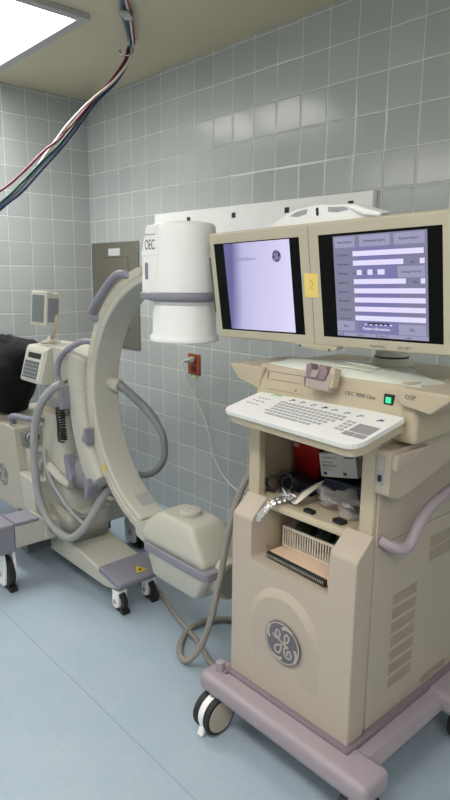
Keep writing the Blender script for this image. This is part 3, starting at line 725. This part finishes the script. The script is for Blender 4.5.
cc = thing('black_cable_coil', (2.64, -.88, .79), 'black coiled cable standing in the left corner of the upper shelf', 'cable')
k = MB()
for (cx, cy, r, tl, z0) in ((2.612, -.892, .024, .55, .8215), (2.655, -.878, .034, .15, .8315), (2.662, -.868, .028, .35, .8255)):
    pts = [(cx+r*.8*math.cos(a)*math.cos(tl), cy+r*.8*math.cos(a)*math.sin(tl)+.004*math.sin(2*a), z0+r*math.sin(a)) for a in [2*PI*i/24 for i in range(25)]]
    k.tube(pts, .0052, M['black'], 8, 1, raw=True)
k.build('coil', cc)

def crumple(mb, cx, cy, z0, lx, ly, h, m, rot=0, n=14, seed=1, amp=1.0, lobes=None):
    # crumpled film pouch: bumpy closed pillow with sharp folds
    rnd = random.Random(seed); b_ = bmesh.new(); bmesh.ops.create_icosphere(b_, subdivisions=4, radius=1)
    dirs = [V((rnd.uniform(-1, 1), rnd.uniform(-1, 1), rnd.uniform(-1, 1))).normalized() for _ in range(n)]
    offs = [rnd.uniform(.2, .75) for _ in range(n)]
    c_, s_ = math.cos(rot), math.sin(rot)
    for v in b_.verts:
        p = v.co.copy(); k_ = 1.0
        for d_, o_ in zip(dirs, offs):
            k_ -= .32*amp*max(0, .22-abs(p.dot(d_)-o_))/.22*.5
        p = p*k_; x, y, z = p.x*lx/2, p.y*ly/2, p.z*h/2
        z = max(z, -h*.32)+h*.32
        v.co = (cx+c_*x-s_*y, cy+s_*x+c_*y, z0+z)
    mb.put(b_, m)
    return mb
pb = thing('plastic_bag', (2.85, -.86, .79), 'crumpled clear plastic bag holding small parts on the right of the upper shelf', 'bag')
k = MB(); crumple(k, 2.858, -.872, .7915, .245, .13, .105, M['clear'], -.12, 26, 4, 1.2); k.build('film', pb)
k = MB()
for i, (x, y) in enumerate(((2.845, -.86), (2.865, -.855), (2.857, -.875), (2.88, -.86))):
    k.cyl((x, y, .812+.002*i), (x+.012, y-.012, .816+.002*i), .006, M['bladewhite'] if i % 2 else M['outlet'], 10)
k.build('contents', pb)
k = MB(); k.prism(smooth2d([(-.02, -.012), (.018, -.016), (.022, .01), (-.015, .014)], .006), 'z', 0, .01, M['black'], .002, X=Matrix.Translation((2.905, -.925, .7905)))
tag(k.build('black_clip', base=(2.905, -.925, .7905)), 'small black clip on the front edge of the upper shelf beside the clear bag', 'clip')
k = MB(); k.prism(smooth2d([(-.02, -.01), (.02, -.012), (.018, .01), (-.018, .012)], .006), 'z', 0, .008, M['black'], .002, X=Matrix.Translation((2.80, -.93, .7905)))
tag(k.build('black_clip', base=(2.80, -.93, .7905)), 'small black clip near the middle of the front edge of the upper shelf', 'clip')

wb = MB(); pts = []
bl = [(2.716, -.945, .806), (2.712, -.91, .825), (2.70, -.86, .840), (2.69, -.82, .868)]
k = MB()
P = catmull([(2.742, -.935, .803), (2.745, -.90, .822), (2.752, -.865, .838), (2.765, -.83, .856)], 6); loops = []
for i, p in enumerate(P):
    t = i/(len(P)-1); w_ = .011*(.55+.9*math.sin(PI*min(1, t*.8+.15)))*(1 if t < .9 else .5)
    loops.append([p+V((-w_, 0, 0)), p+V((0, -.002, -.0015)), p+V((w_, 0, 0)), p+V((0, .002, .0015))])
k.loft(loops, M['bladewhite']); tag(k.build('white_blade', base=(2.742, -.935, .79)), 'white curved plastic blade leaning on the clear bag', 'instrument')

fo = MB()
crumple(fo, 2.70, -.915, .7915, .11, .055, .05, M['foil'], -.3, 18, 9, 1.3)
P = catmull([(2.70, -.93, .802), (2.692, -.96, .800), (2.684, -.985, .788), (2.672, -.998, .768), (2.66, -1.005, .748)], 6); loops = []
rnd = random.Random(3)
for i, p in enumerate(P):
    r = .012+.004*math.sin(i*1.7); loops.append([p+V((r*math.cos(a)*rnd.uniform(.8, 1.2), .3*r*math.sin(a), .75*r*math.sin(a))) for a in [2*PI*j/9 for j in range(9)]])
fo.loft(loops, M['foil'])
tag(fo.build('foil_pouch', base=(2.69, -.91, .79)), 'crumpled silver foil pouch hanging over the front edge of the upper shelf', 'pouch')

# lower cubby
bk = thing('spiral_notebook', (2.80, -.88, .615), 'pinkish notebook with black striped binding on the lower shelf of the cart', 'notebook')
BX = Matrix.Translation((2.668, -.972, .6155)) @ Matrix.Rotation(math.radians(-3), 4, 'Z')
k = MB(); k.box(0, .255, .012, .17, .0, .0185, M['paper'], .002, X=BX); k.build('pages', bk)
k = MB(); k.box(0, .240, .0, .0125, .0, .018, M['bindblack'], .002, X=BX)
for i in range(36): k.box(.004+i*.0065, .0062+i*.0065, -.0008, .004, .004, .013, M['emblemlight'], X=BX)
k.build('binding', bk)
bs = thing('slatted_basket', (2.79, -.83, .637), 'white slatted plastic basket on the notebook in the lower shelf', 'basket')
bx0, bx1, by0, by1, bz0, bz1 = 2.672, 2.91, -.908, -.78, .6365, .705
k = MB()
k.box(bx0+.006, bx1-.006, by0+.006, by1-.006, bz0, bz0+.004, M['basketwhite'], .001)
for a_, b_ in (((bx0, bx1), (by0, by0+.006)), ((bx0, bx1), (by1-.006, by1)), ((bx0, bx0+.006), (by0, by1)), ((bx1-.006, bx1), (by0, by1))):
    k.box(*a_, *b_, bz1-.008, bz1, M['basketwhite'], .001); k.box(*a_, *b_, bz0, bz0+.007, M['basketwhite'], .001)
n = 24
for i in range(n):
    x = bx0+.003+(bx1-bx0-.009)*i/(n-1)
    for y in (by0+.001, by1-.004): k.box(x, x+.0042, y, y+.003, bz0+.005, bz1-.006, M['basketwhite'])
for i in range(12):
    y = by0+.003+(by1-by0-.009)*i/11
    for x in (bx0+.001, bx1-.004): k.box(x, x+.003, y, y+.0042, bz0+.005, bz1-.006, M['basketwhite'])
k.build('basket', bs)
for i, (x, y, r) in enumerate(((2.717, -.861, .2), (2.791, -.860, -.35), (2.865, -.861, .3))):
    k = MB(); crumple(k, x, y+.017,   .6408, .066, .098, .095, M['dgreen'], r*.25, 10, 20+i, .6)
    lab = ['dark green packet in the white basket, at its left end', 'dark green packet in the middle of the white basket', 'dark green packet in the white basket, at its right end'][i]
    tag(k.build('green_packet', base=(x, y, .6408)), lab, 'packet', 'dark packets in the basket')

# ------------------------------------------------------------------ mobile x-ray C-arm
ca = thing('mobile_c_arm', (1.4, -.84, 0), 'cream mobile x-ray machine with a large C-shaped arm on a wheeled stand', 'x-ray machine')
CC = (2.03, .955); CY = -.835
def single_caster(x, y, r, top, wd=.03, fork=M['white'], name='caster', slim=1.0):
    c = MB(); o = V((x, y, r))
    for s_ in (-1, 1):
        yy = y+s_*(wd/2+.007)
        c.prism(smooth2d([(x-r*.62*slim, r*.28/slim), (x+r*.55*slim, r*.28/slim), (x+r*.72*slim, top*.62), (x+r*.5*slim, top), (x-r*.5*slim, top), (x-r*.75*slim, top*.6)], .02*slim, 3), 'y', yy-.006, yy+.006, fork, .003)
    c.box(x-r*.5, x+r*.5, y-wd/2-.012, y+wd/2+.012, top-.012, top, fork, .004)
    c.cyl(o-V((0, wd/2+.016, 0)), o+V((0, wd/2+.016, 0)), r*.22, M['taupe'], 16, .002)
    c.prism([(x+r*.55, .006), (x+r*1.05, .004), (x+r*1.1, .02), (x+r*.6, .032)], 'y', y-.018, y+.018, M['black'], .003)
    ob = c.build(name, ca)
    w_ = MB(); w_.cyl(o-V((0, wd/2, 0)), o+V((0, wd/2, 0)), r, M['rubber'], 36, .007); w_.cyl(o-V((0, wd/2+.002, 0)), o+V((0, wd/2+.002, 0)), r*.62, M['taupe'], 30, .003)
    w_.build('wheel', ob)
    return ob

# rear body
q = MB(); q.prism([(.42, .27), (1.035, .27), (.957, .702), (.948, .708), (.42, .708)], 'y', -1.03, -.65, M['warmcream'], .012, 3)
q.prism([(.95, .30), (1.085, .30), (1.055, .60), (.95, .60)], 'y', -.985, -.70, M['cream'], .008, 3)
q.prism([(.98, .285), (1.165, .285), (1.15, .47), (.98, .49)], 'y', -1.028, -.72, M['cream'], .008, 3)
body = q.build('rear_body', ca)
emblem(body, frame_X((.790, -1.0305, .425), (1, 0, 0), (0, 0, 1)), .062, M['emblemblue'], M['emblemlight'])
k = MB(); k.box(-.004, .006, -1.003, -.915, -.038, .035, M['grey'], .003, X=Matrix.Translation((.978, 0, .652)) @ Matrix.Rotation(math.radians(-10), 4, 'Y'))
k.cyl((.978, -.965, .655), (1.012, -.965, .660), .024, M['chrome'], 20, .003); k.cyl((1.010, -.965, .6597), (1.022, -.965, .6615), .013, M['dgrey'], 16, .002); k.box(.978, 1.0, -.932, -.915, .64, .665, M['black'], .002)
k.build('connector', body)
k = MB(); k.cyl((1.06, -.93, .53), (1.10, -.93, .528), .034, M['hose'], 20, .006); k.build('hose_socket', body)
k = MB(); k.box(.80, 1.15, -1.075, -.60, .115, .20, M['dgrey'], .004); k.build('under_tray', ca)
q = MB()
for sy in (-1, 1):
    y0, y1 = sorted((-.84+sy*.18, -.84+sy*.345))
    q.box(1.10, 1.25, y0, y1, .205, .318, M['cream'], .008)
q.box(.95, 1.255, -1.03, -.64, .205, .30, M['cream'], .01)
q.build('outrigger', ca)
for sy, nm in ((-1, 'near'), (1, 'far')):
    y0, y1 = sorted((-.84+sy*.215, -.84+sy*.335)); k = MB(); k.box(1.115, 1.255, y0, y1, .316, .334, M['lavgrey'], .006); k.build('outrigger_cap', ca)
    y0, y1 = sorted((-.84+sy*.338, -.84+sy*(.48 if sy < 0 else .40))); k = MB(); k.box(1.10, 1.262 if sy < 0 else 1.20, y0, y1, .195, .335 if sy < 0 else .30, M['lavgrey'], .012, 3); k.build('caster_hood', ca)
single_caster(1.19, -1.205, .078, .20, .034); single_caster(1.19, -.475, .078, .20, .034)

# foot
q = MB(); q.prism([(1.0, .115), (1.10, .10), (1.66, .098), (1.78, .128), (1.788, .150), (1.62, .170), (1.32, .212), (1.20, .235), (1.0, .25)], 'y', -.952, -.728, M['cream'], .012, 3)
foot = q.build('front_foot', ca)
k = MB(); k.prism([(1.618, .155), (1.782, .132), (1.795, .146), (1.79, .158), (1.63, .184), (1.618, .182)], 'y', -.956, -.724, M['lavgrey'], .008, 3)
fc = k.build('foot_cap', foot)
FX = frame_X((1.735, -.815, .1725), (.70, -.71, -.115), (.70, .70, -.11)); FX = frame_X((1.737, -.815, .1683), (0, 1, 0), (-1, 0, .15))
k = MB(); k.prism([(-.028, -.018), (.028, -.018), (0, .028)], 'z', 0, .0012, M['warn'], 0, X=FX); k.prism([(-.008, -.010), (.010, -.010), (.003, .004), (-.006, .002)], 'z', .0012, .0018, M['black'], 0, X=FX)
tag(k.build('warning_sticker', fc), 'yellow warning triangle')
single_caster(1.728, -.917, .052, .105, .026, slim=.62); single_caster(1.722, -.757, .052, .105, .026, slim=.62)

# column and mast
q = MB(); q.loft([[(x, y, .20) for x, y in rr(1.05, 1.375, -.95, -.73, .05)], [(x, y, .335) for x, y in rr(1.05, 1.372, -.953, -.727, .05)], [(x, y, .337) for x, y in rr(1.054, 1.368, -.949, -.731, .05)], [(x, y, .340) for x, y in rr(1.054, 1.368, -.949, -.731, .05)], [(x, y, .342) for x, y in rr(1.05, 1.37, -.955, -.725, .05)], [(x, y, .36) for x, y in rr(1.052, 1.345, -.953, -.727, .05)], [(x, y, .80) for x, y in rr(1.056, 1.29, -.94, -.74, .06)], [(x, y, .815) for x, y in rr(1.062, 1.28, -.935, -.745, .06)]], M['cream'])
q.build('column', ca, ang=50)
k = MB(); k.prism(rr(1.065, 1.275, -.93, -.75, .05), 'z', .812, .828, M['ivory'], .004); k.build('column_collar', ca)
k = MB(); k.prism(rr(1.085, 1.25, -.91, -.765, .03), 'z', .82, 1.0, M['grey'], .003); k.build('mast', ca)

# control head
q = MB()
q.prism([(-.985, .955), (-1.0, .962), (-.955, 1.125), (-.94, 1.132), (-.76, 1.14), (-.74, 1.12), (-.74, .985), (-.80, .95)], 'x', .998, 1.215, M['cream'], .01, 3)
q.prism(smooth2d([(1.06, .955), (1.06, 1.135), (1.16, 1.145), (1.34, 1.135), (1.37, 1.09), (1.36, 1.0), (1.25, .955)], .03, 4), 'y', -.93, -.74, M['cream'], .012, 3)
hd = q.build('control_head', ca)
PX = frame_X((.998, -1.0012, .962), (1, 0, 0), V((0, .045, .163)).normalized())
k = MB(); k.box(.01, .206, .008, .160, -.004, .004, M['cream'], .004, 2, X=PX)
cp = k.build('control_panel', hd)
k = MB(); k.box(.045, .180, .116, .143, .0035, .0052, M['black'], .001, 1, X=PX); k.build('readout', cp)
k = MB(); k.box(.026, .176, .018, .102, .0035, .005, M['dgrey'], .001, 1, X=PX)
for i in range(6):
    for j in range(4):
        m_ = M['greenp'] if (i+j*2) % 9 == 0 else (M['grey'] if (i*3+j) % 3 else M['lavgrey'])
        k.box(.033+i*.0235, .049+i*.0235, .025+j*.0185, .036+j*.0185, .005, .006, m_, .0005, 1, X=PX)
k.build('button_field', cp)
# small monitor on gooseneck
q = MB(); q.tube([(1.075, -.865, 1.135), (1.08, -.865, 1.16), (1.12, -.875, 1.185), (1.165, -.885, 1.215), (1.18, -.885, 1.255), (1.165, -.88, 1.285)], .009, M['taupe'], 10)
q.lathe([(.05, 1.133), (.045, 1.146), (.02, 1.158), (.014, 1.17)], M['cream'], Matrix.Translation((1.075, -.865, 0)), 24)
q.build('gooseneck', ca)
GX = Matrix.Translation((1.105, -.945, 1.228)) @ Matrix.Rotation(math.radians(-5), 4, 'X') @ Matrix.Rotation(math.radians(4), 4, 'Z')
q = MB(); q.box(-.072, .072, 0, .03, 0, .165, M['cream'], .006, 3, X=GX); q.box(-.06, .068, .025, .072, .02, .163, M['cream'], .012, 3, X=GX)
gm = q.build('small_monitor', ca)
k = MB(); k.box(-.056, .052, -.0015, .004, .018, .147, M['lcd'], .001, 1, X=GX); k.build('display_pane', gm)
k = MB(); k.box(.066, .0735, .008, .066, .022, .135, M['lavgrey'], .003, 2, X=GX); k.build('side_cover', gm)

# curved cradle, cross arm and pivot
def sec(r0, r1, y0, y1, rad): return smooth2d([(r0, y0), (r1, y0), (r1, y1), (r0, y1)], rad, 4)
q = MB(); q.arc(sec(.567, .70, -.098, .085, .045), CC, CY, 164, 221, M['cream'], 30); 
q.arc(sec(.69, .735, -.07, .07, .02), CC, CY, 170, 216, M['ivory'], 24); q.build('cradle', ca, ang=50)
k = MB(); k.cyl((1.34, -.84, .56), (1.52, -.84, .56), .112, M['grey'], 32, .02, .09); k.build('pivot_housing', ca); k = MB(); k.cyl((1.16, -.84, .93), (1.40, -.84, .93), .085, M['cream'], 28, .01)
k.build('cross_arm', ca)
k = MB(); k.tube([(1.16, -.955, .545), (1.22, -.965, .55), (1.30, -.96, .52), (1.37, -.94, .50)], .022, M['cream'], 12); k.build('brake_arm', ca)
q = MB(); q.prism(smooth2d([(1.345, .645), (1.39, .655), (1.40, .60), (1.425, .56), (1.41, .52), (1.37, .53)], .012, 3), 'y', -.965, -.93, M['lavgrey'], .006, 3); q.build('brake_lever', ca); q = MB()
q.prism(smooth2d([(1.50, .565), (1.545, .575), (1.56, .54), (1.525, .47), (1.50, .475), (1.515, .52)], .01, 3), 'y', -.955, -.91, M['lavgrey'], .006, 3); q.build('lock_lever', ca)
q = MB(); q.prism([(1.485, .735), (1.53, .725), (1.53, .80), (1.505, .80), (1.505, .775), (1.488, .76)], 'y', -.945, -.90, M['lavgrey'], .006, 3); q.build('clamp_lever', ca)
lp = MB(); lp.tube([(1.535, -.86, 1.176), (1.50, -.885, 1.181), (1.455, -.91, 1.178), (1.385, -.94, 1.141), (1.335, -.955, 1.095), (1.318, -.96, 1.05), (1.318, -.96, 1.01), (1.335, -.955, .96), (1.35, -.945, .90)], .0135, M['lavgrey'], 14, 7)
lp.prism(smooth2d([(1.328, .965), (1.368, .975), (1.375, .865), (1.335, .86)], .012, 3), 'y', -.97, -.925, M['lavgrey'], .006, 3); lp.build('guide_handle', ca)
cl = MB(); pts = []
for i in range(140):
    t = i/139; a = t*2*PI*13; pts.append((1.315+.012*t+.02*math.cos(a)*(1+.25*math.sin(t*9)), -.955+.018*math.sin(a), .865-.16*t))
cl.tube(pts, .0045, M['rubber'], 6, 1, raw=True); cl.build('coiled_cord', ca)

# the C
q = MB(); q.arc(sec(.500, .558, -.065, .065, .010), CC, CY, 92, 254, M['cream'], 72)
q.arc(sec(.527, .562, -.0685, .0685, .005), CC, CY, 102, 252, M['rail'], 72)
q.build('c_shaped_arm', ca, ang=50)
sc_ = MB()
for a in range(112, 250, 11):
    ar = math.radians(a); x, z = CC[0]+.546*math.cos(ar), CC[1]+.546*math.sin(ar); sc_.cyl((x, CY-.0675, z), (x, CY-.0705, z), .005, M['keygrey'], 10)
sc_.build('cover_screws', ca)
hn = MB(); hn.tube([(1.83, CY-.05, 1.462), (1.80, CY-.075, 1.475), (1.755, CY-.08, 1.468), (1.70, CY-.08, 1.435), (1.635, CY-.08, 1.385), (1.575, CY-.08, 1.335), (1.545, CY-.08, 1.305), (1.565, CY-.075, 1.291), (1.60, CY-.05, 1.29)], .0155, M['lavgrey'], 14, 6); hn.build('grab_handle', ca)
WX = frame_X((CC[0]+.53*math.cos(math.radians(217)), CY-.0697, CC[1]+.53*math.sin(math.radians(217))), (1, 0, 0), (0, 0, 1))
k = MB(); k.prism([(-.018, -.014), (.018, -.014), (0, .02)], 'z', 0, .0012, M['warn'], 0, X=WX); tag(k.build('warning_sticker', ca), 'small yellow warning triangle on the C-shaped arm')
k = MB(); a = math.radians(241); X = frame_X((CC[0]+.4995*math.cos(a), CY, CC[1]+.4995*math.sin(a)), (0, 1, 0), (-math.sin(a), math.cos(a), 0)); X = frame_X((CC[0]+.4993*math.cos(a), CY+.02, CC[1]+.4993*math.sin(a)), (-math.sin(a), 0, math.cos(a)), (0, 1, 0))
k.box(-.035, .035, -.035, .035, -.001, .0015, M['keygrey'], .0005, 1, X=X); k.build('rating_plate', ca)

# image intensifier
II = Matrix.Translation((2.092, CY, 0))
q = MB()
q.lathe([(0, 1.656), (.098, 1.6555), (.108, 1.652), (.1135, 1.643), (.115, 1.625), (.1175, 1.5405), (.1175, 1.54)], M['white'], II, 48)
q.lathe([(.1175, 1.540), (.1195, 1.5395), (.120, 1.538), (.120, 1.385), (.112, 1.375), (.110, 1.36)], M['white'], II, 48)
q.lathe([(.108, 1.385), (.112, 1.36), (.117, 1.33), (.118, 1.262), (.127, 1.252), (.128, 1.236), (.122, 1.232), (0, 1.232)], M['white'], II, 48)
q.prism([(1.996, 1.385), (1.996, 1.55), (2.022, 1.638), (2.032, 1.645), (2.092, 1.645), (2.092, 1.385)], 'y', -.957, -.713, M['white'], .006, 3)
ii = q.build('image_intensifier', ca)
k = MB(); k.lathe([(.118, 1.378), (.134, 1.382), (.138, 1.392), (.136, 1.408), (.128, 1.412), (.118, 1.410)], M['lavgrey'], II, 48)
k.prism(rr(1.985, 2.10, -.972, -.70, .03), 'z', 1.384, 1.41, M['lavgrey'], .006, 3); k.build('collision_ring', ii)
k = MB(); k.text('OEC', .050, (2.018, -.9573, 1.560), (1, 0, 0), (0, 0, 1), M['print'], .0006, sx=.60); k.box(2.014, 2.085, -.9578, -.956, 1.610, 1.6125, M['lavdark']); k.box(2.0, 2.088, -.9578, -.956, 1.541, 1.5435, M['white']); k.build('lettering', ii)
k = MB(); k.prism(smooth2d([(2.022, 1.455), (2.036, 1.455), (2.036, 1.515), (2.022, 1.515)], .006), 'y', -.961, -.956, M['lavgrey'], .001); k.build('release_button', ii)
k = MB(); k.prism([(1.93, 1.27), (1.99, 1.26), (1.995, 1.36), (1.93, 1.36)], 'y', -.86, -.80, M['cream'], .004); k.box(1.945, 1.99, -.8615, -.859, 1.275, 1.335, M['paleyellow']); k.build('mount_bracket', ii)

# x-ray tube housing
q = MB()
def ringz(x0, x1, hw, z, r=.03, sk=0): return [(x, CY+y, z) for x, y in rr(x0, x1, -hw, hw, r)]
q.loft([ringz(2.03, 2.24, .07, .262, .04), ringz(2.0, 2.30, .105, .30, .03), ringz(1.975, 2.355, .113, .395, .03), ringz(1.975, 2.355, .113, .40, .03)], M['cream'])
up = []
for z, x0, x1, hw in ((.40, 1.955, 2.348, .108), (.45, 1.93, 2.318, .105), (.50, 1.95, 2.275, .096), (.540, 2.0, 2.24, .082), (.557, 2.025, 2.215, .062)):
    up.append([(x, CY+y, z) for x, y in rr(x0, x1, -hw, hw, .03)])
q.loft(up, M['cream'])
q.prism(smooth2d([(1.865, .41), (1.875, .462), (1.91, .478), (2.02, .535), (2.05, .40), (1.96, .385)], .015, 3), 'y', CY-.085, CY+.085, M['cream'], .012, 3)
tb = q.build('x_ray_tube_housing', ca, ang=45)
k = MB(); k.prism(rr(1.968, 2.362, CY-.12, CY+.12, .022), 'z', .392, .424, M['lavgrey'], .006, 3); k.build('bumper_rim', tb)
k = MB(); k.lathe([(.044, .553), (.046, .558), (.046, .572), (.042, .577), (0, .578)], M['cream'], Matrix.Translation((2.125, CY, 0)), 36); k.lathe([(.005, .578), (.004, .580), (0, .580)], M['taupe'], Matrix.Translation((2.125, CY, 0)), 12); k.build('round_cap', tb)
k = MB(); k.cyl((2.315, CY, .37), (2.372, CY, .37), .075, M['cream'], 32, .008); k.cyl((2.366, CY, .37), (2.378, CY, .37), .062, M['grey'], 32, .004); k.build('end_disc', tb)

# hoses of the machine
k = MB(); k.tube([(1.35, -.955, .985), (1.31, -.985, .955), (1.245, -1.01, .885), (1.195, -1.02, .79), (1.172, -1.025, .68), (1.168, -1.025, .55), (1.185, -1.025, .44), (1.225, -1.02, .345), (1.29, -1.0, .275), (1.36, -.985, .252), (1.425, -.975, .262), (1.475, -.945, .315), (1.51, -.91, .39), (1.525, -.875, .455), (1.53, -.84, .50), (1.52, -.79, .53)], .019, M['hose'], 16, 8)
k.build('thick_hose', ca)
k = MB(); k.tube([(1.10, -.93, .64), (1.15, -.965, .60), (1.22, -.985, .535), (1.31, -.985, .46), (1.42, -.97, .385), (1.50, -.94, .33)], .009, M['hose'], 10); k.build('thin_hose', ca)
k = MB(); k.tube([(1.09, -.93, .53), (1.14, -.95, .53), (1.22, -.975, .47), (1.32, -.97, .40), (1.44, -.93, .36), (1.47, -.88, .36)], .011, M['hosed'], 10); k.build('thin_hose', ca)
k = MB(); k.tube([(1.525, CY+.03, .995), (1.58, -.79, .985), (1.645, -.75, .925), (1.72, -.73, .87), (1.785, -.72, .80), (1.80, -.715, .735), (1.78, -.71, .665), (1.72, -.71, .605), (1.65, -.715, .57), (1.57, -.73, .56), (1.50, -.76, .57)], .0155, M['hosed'], 14, 8, taper=lambda t: 1.25 if t < .35 else 1.0)
k.cyl((1.515, CY+.025, .995), (1.575, CY+.045, .985), .030, M['cream'], 20, .006); k.build('rear_hose', ca)
rl = MB(); rl.tube([(.86, -.985, .70), (.865, -1.0, .735), (.90, -1.01, .758), (1.0, -1.01, .772), (1.075, -1.0, .775), (1.105, -.965, .772), (1.105, -.93, .76)], .015, M['lavgrey'], 14); rl.box(1.06, 1.12, -.95, -.90, .74, .80, M['cream'], .006)
rl.build('push_rail', ca)

# ------------------------------------------------------------------ bag on the machine
bg = thing('black_bag', (.55, -.86, .71), 'black nylon backpack hung on the rear of the mobile x-ray machine', 'bag')
from mathutils import noise
q = MB(); loops = []
prof = [(0, .30, .64, .035), (.06, .24, .71, .085), (.25, .20, .77, .115), (.5, .20, .83, .12), (.7, .22, .88, .115), (.85, .26, .93, .10), (.95, .31, .955, .075), (1, .38, .95, .04)]
def bag_at(t):
    for a, b_ in zip(prof, prof[1:]):
        if a[0] <= t <= b_[0]:
            f = (t-a[0])/(b_[0]-a[0]); return [a[i]*(1-f)+b_[i]*f for i in range(1, 4)]
for li in range(41):
    t = li/40; x0, x1, hy = bag_at(t); z = .712+.405*t; loop = []
    cx, hx = (x0+x1)/2, (x1-x0)/2
    for ai in range(72):
        a = 2*PI*ai/72; ca_, sa_ = math.cos(a), math.sin(a)
        x = cx+hx*math.copysign(abs(ca_)**.55, ca_); y = hy*math.copysign(abs(sa_)**.55, sa_)
        n1 = noise.noise(V((x*7, y*9, z*5)))*.022+noise.noise(V((x*16+3, y*16, z*7+x*9)))*.012
        fold = .008*math.sin(z*34+x*22+3*noise.noise(V((x*4, z*4, 1))))
        d = (n1+fold)*math.sin(PI*min(1, max(.05, t)))
        loop.append((x+ca_*d, -.885+y+sa_*d-.03*math.sin(PI*t), z+.018*math.sin(x*17)*t))
    loops.append(loop)
q.loft(loops, M['bagblack']); bag = q.build('bag_body', bg, ang=80)
k = MB()
for i, (xa, xb) in enumerate(((.45, .42), (.62, .60))):
    k.tube([(xa+.12, -.95, 1.09), (xa+.05, -1.005, 1.0), (xb, -1.045, .89), (xb-.03, -1.03, .78), (xb-.02, -.97, .725)], .02, M['strap'], 10, flat=.35)
k.build('shoulder_strap', bg)
k = MB(); k.box(.40, .78, -1.052, -1.035, .86, .885, M['strap'], .004); k.box(.56, .63, -1.062, -1.04, .852, .893, M['black'], .005); k.build('buckle_strap', bg)
k = MB(); k.tube([(.55, -.87, 1.10), (.60, -.88, 1.135), (.68, -.88, 1.13), (.74, -.87, 1.10)], .012, M['strap'], 10); k.build('top_loop', bg)

# ------------------------------------------------------------------ cables on the floor
k = MB(); k.tube([(2.57, -.70, .93), (2.535, -.80, .90), (2.49, -.86, .83), (2.445, -.885, .72), (2.41, -.90, .56), (2.385, -.905, .42), (2.35, -.915, .25), (2.31, -.93, .12), (2.265, -.945, .045), (2.215, -.945, .018), (2.15, -.91, .016), (2.09, -.84, .016), (2.06, -.765, .016), (2.075, -.68, .016), (2.13, -.61, .016), (2.25, -.545, .016), (2.45, -.50, .016), (2.70, -.49, .016)], .0122, M['cable'], 14, 8)
tag(k.build('thick_grey_cable', base=(2.3, -.8, 0)), 'thick grey cable hanging beside the computer cart and looping on the blue floor', 'cable')
k = MB(); k.tube([(1.45, -.70, .013), (1.60, -.68, .013), (1.73, -.70, .013), (1.934, -.766, .013), (2.06, -.80, .013), (2.178, -.828, .013), (2.29, -.872, .013), (2.42, -.89, .013), (2.60, -.86, .013), (2.75, -.85, .013)], .011, M['cable'], 12, 8)
tag(k.build('floor_cable', base=(2.0, -.78, 0)), 'straight grey-brown cable lying on the floor from the x-ray machine to the cart', 'cable')

# ------------------------------------------------------------------ camera
cam = bpy.data.cameras.new('camera'); co_ = bpy.data.objects.new('camera', cam); COL.objects.link(co_)
R = V((0.6720411, 0.7404388, 0.0105410)); U = V((-0.1525924, 0.1245394, 0.9804109)); F = V((-0.7246215, 0.6604849, -0.1966809))
co_.matrix_world = Matrix(((R.x, U.x, -F.x, 3.8930011), (R.y, U.y, -F.y, -2.2685999), (R.z, U.z, -F.z, 1.4681316), (0, 0, 0, 1)))
cam.sensor_fit = 'VERTICAL'; cam.sensor_height = 36; cam.sensor_width = 20.25
cam.lens = 614.84454/800*36; cam.clip_start = .02
scene.camera = co_

# ------------------------------------------------------------------ world and view
wd = bpy.data.worlds.new('world'); scene.world = wd; wd.use_nodes = True
wd.node_tree.nodes['Background'].inputs[0].default_value = (.05, .05, .05, 1)
vs = scene.view_settings; vs.view_transform = 'Standard'; vs.look = 'None'; vs.gamma = 1; vs.use_curve_mapping = False; vs.exposure = .25
for o in scene.objects:
    if '_o' in o: del o['_o']
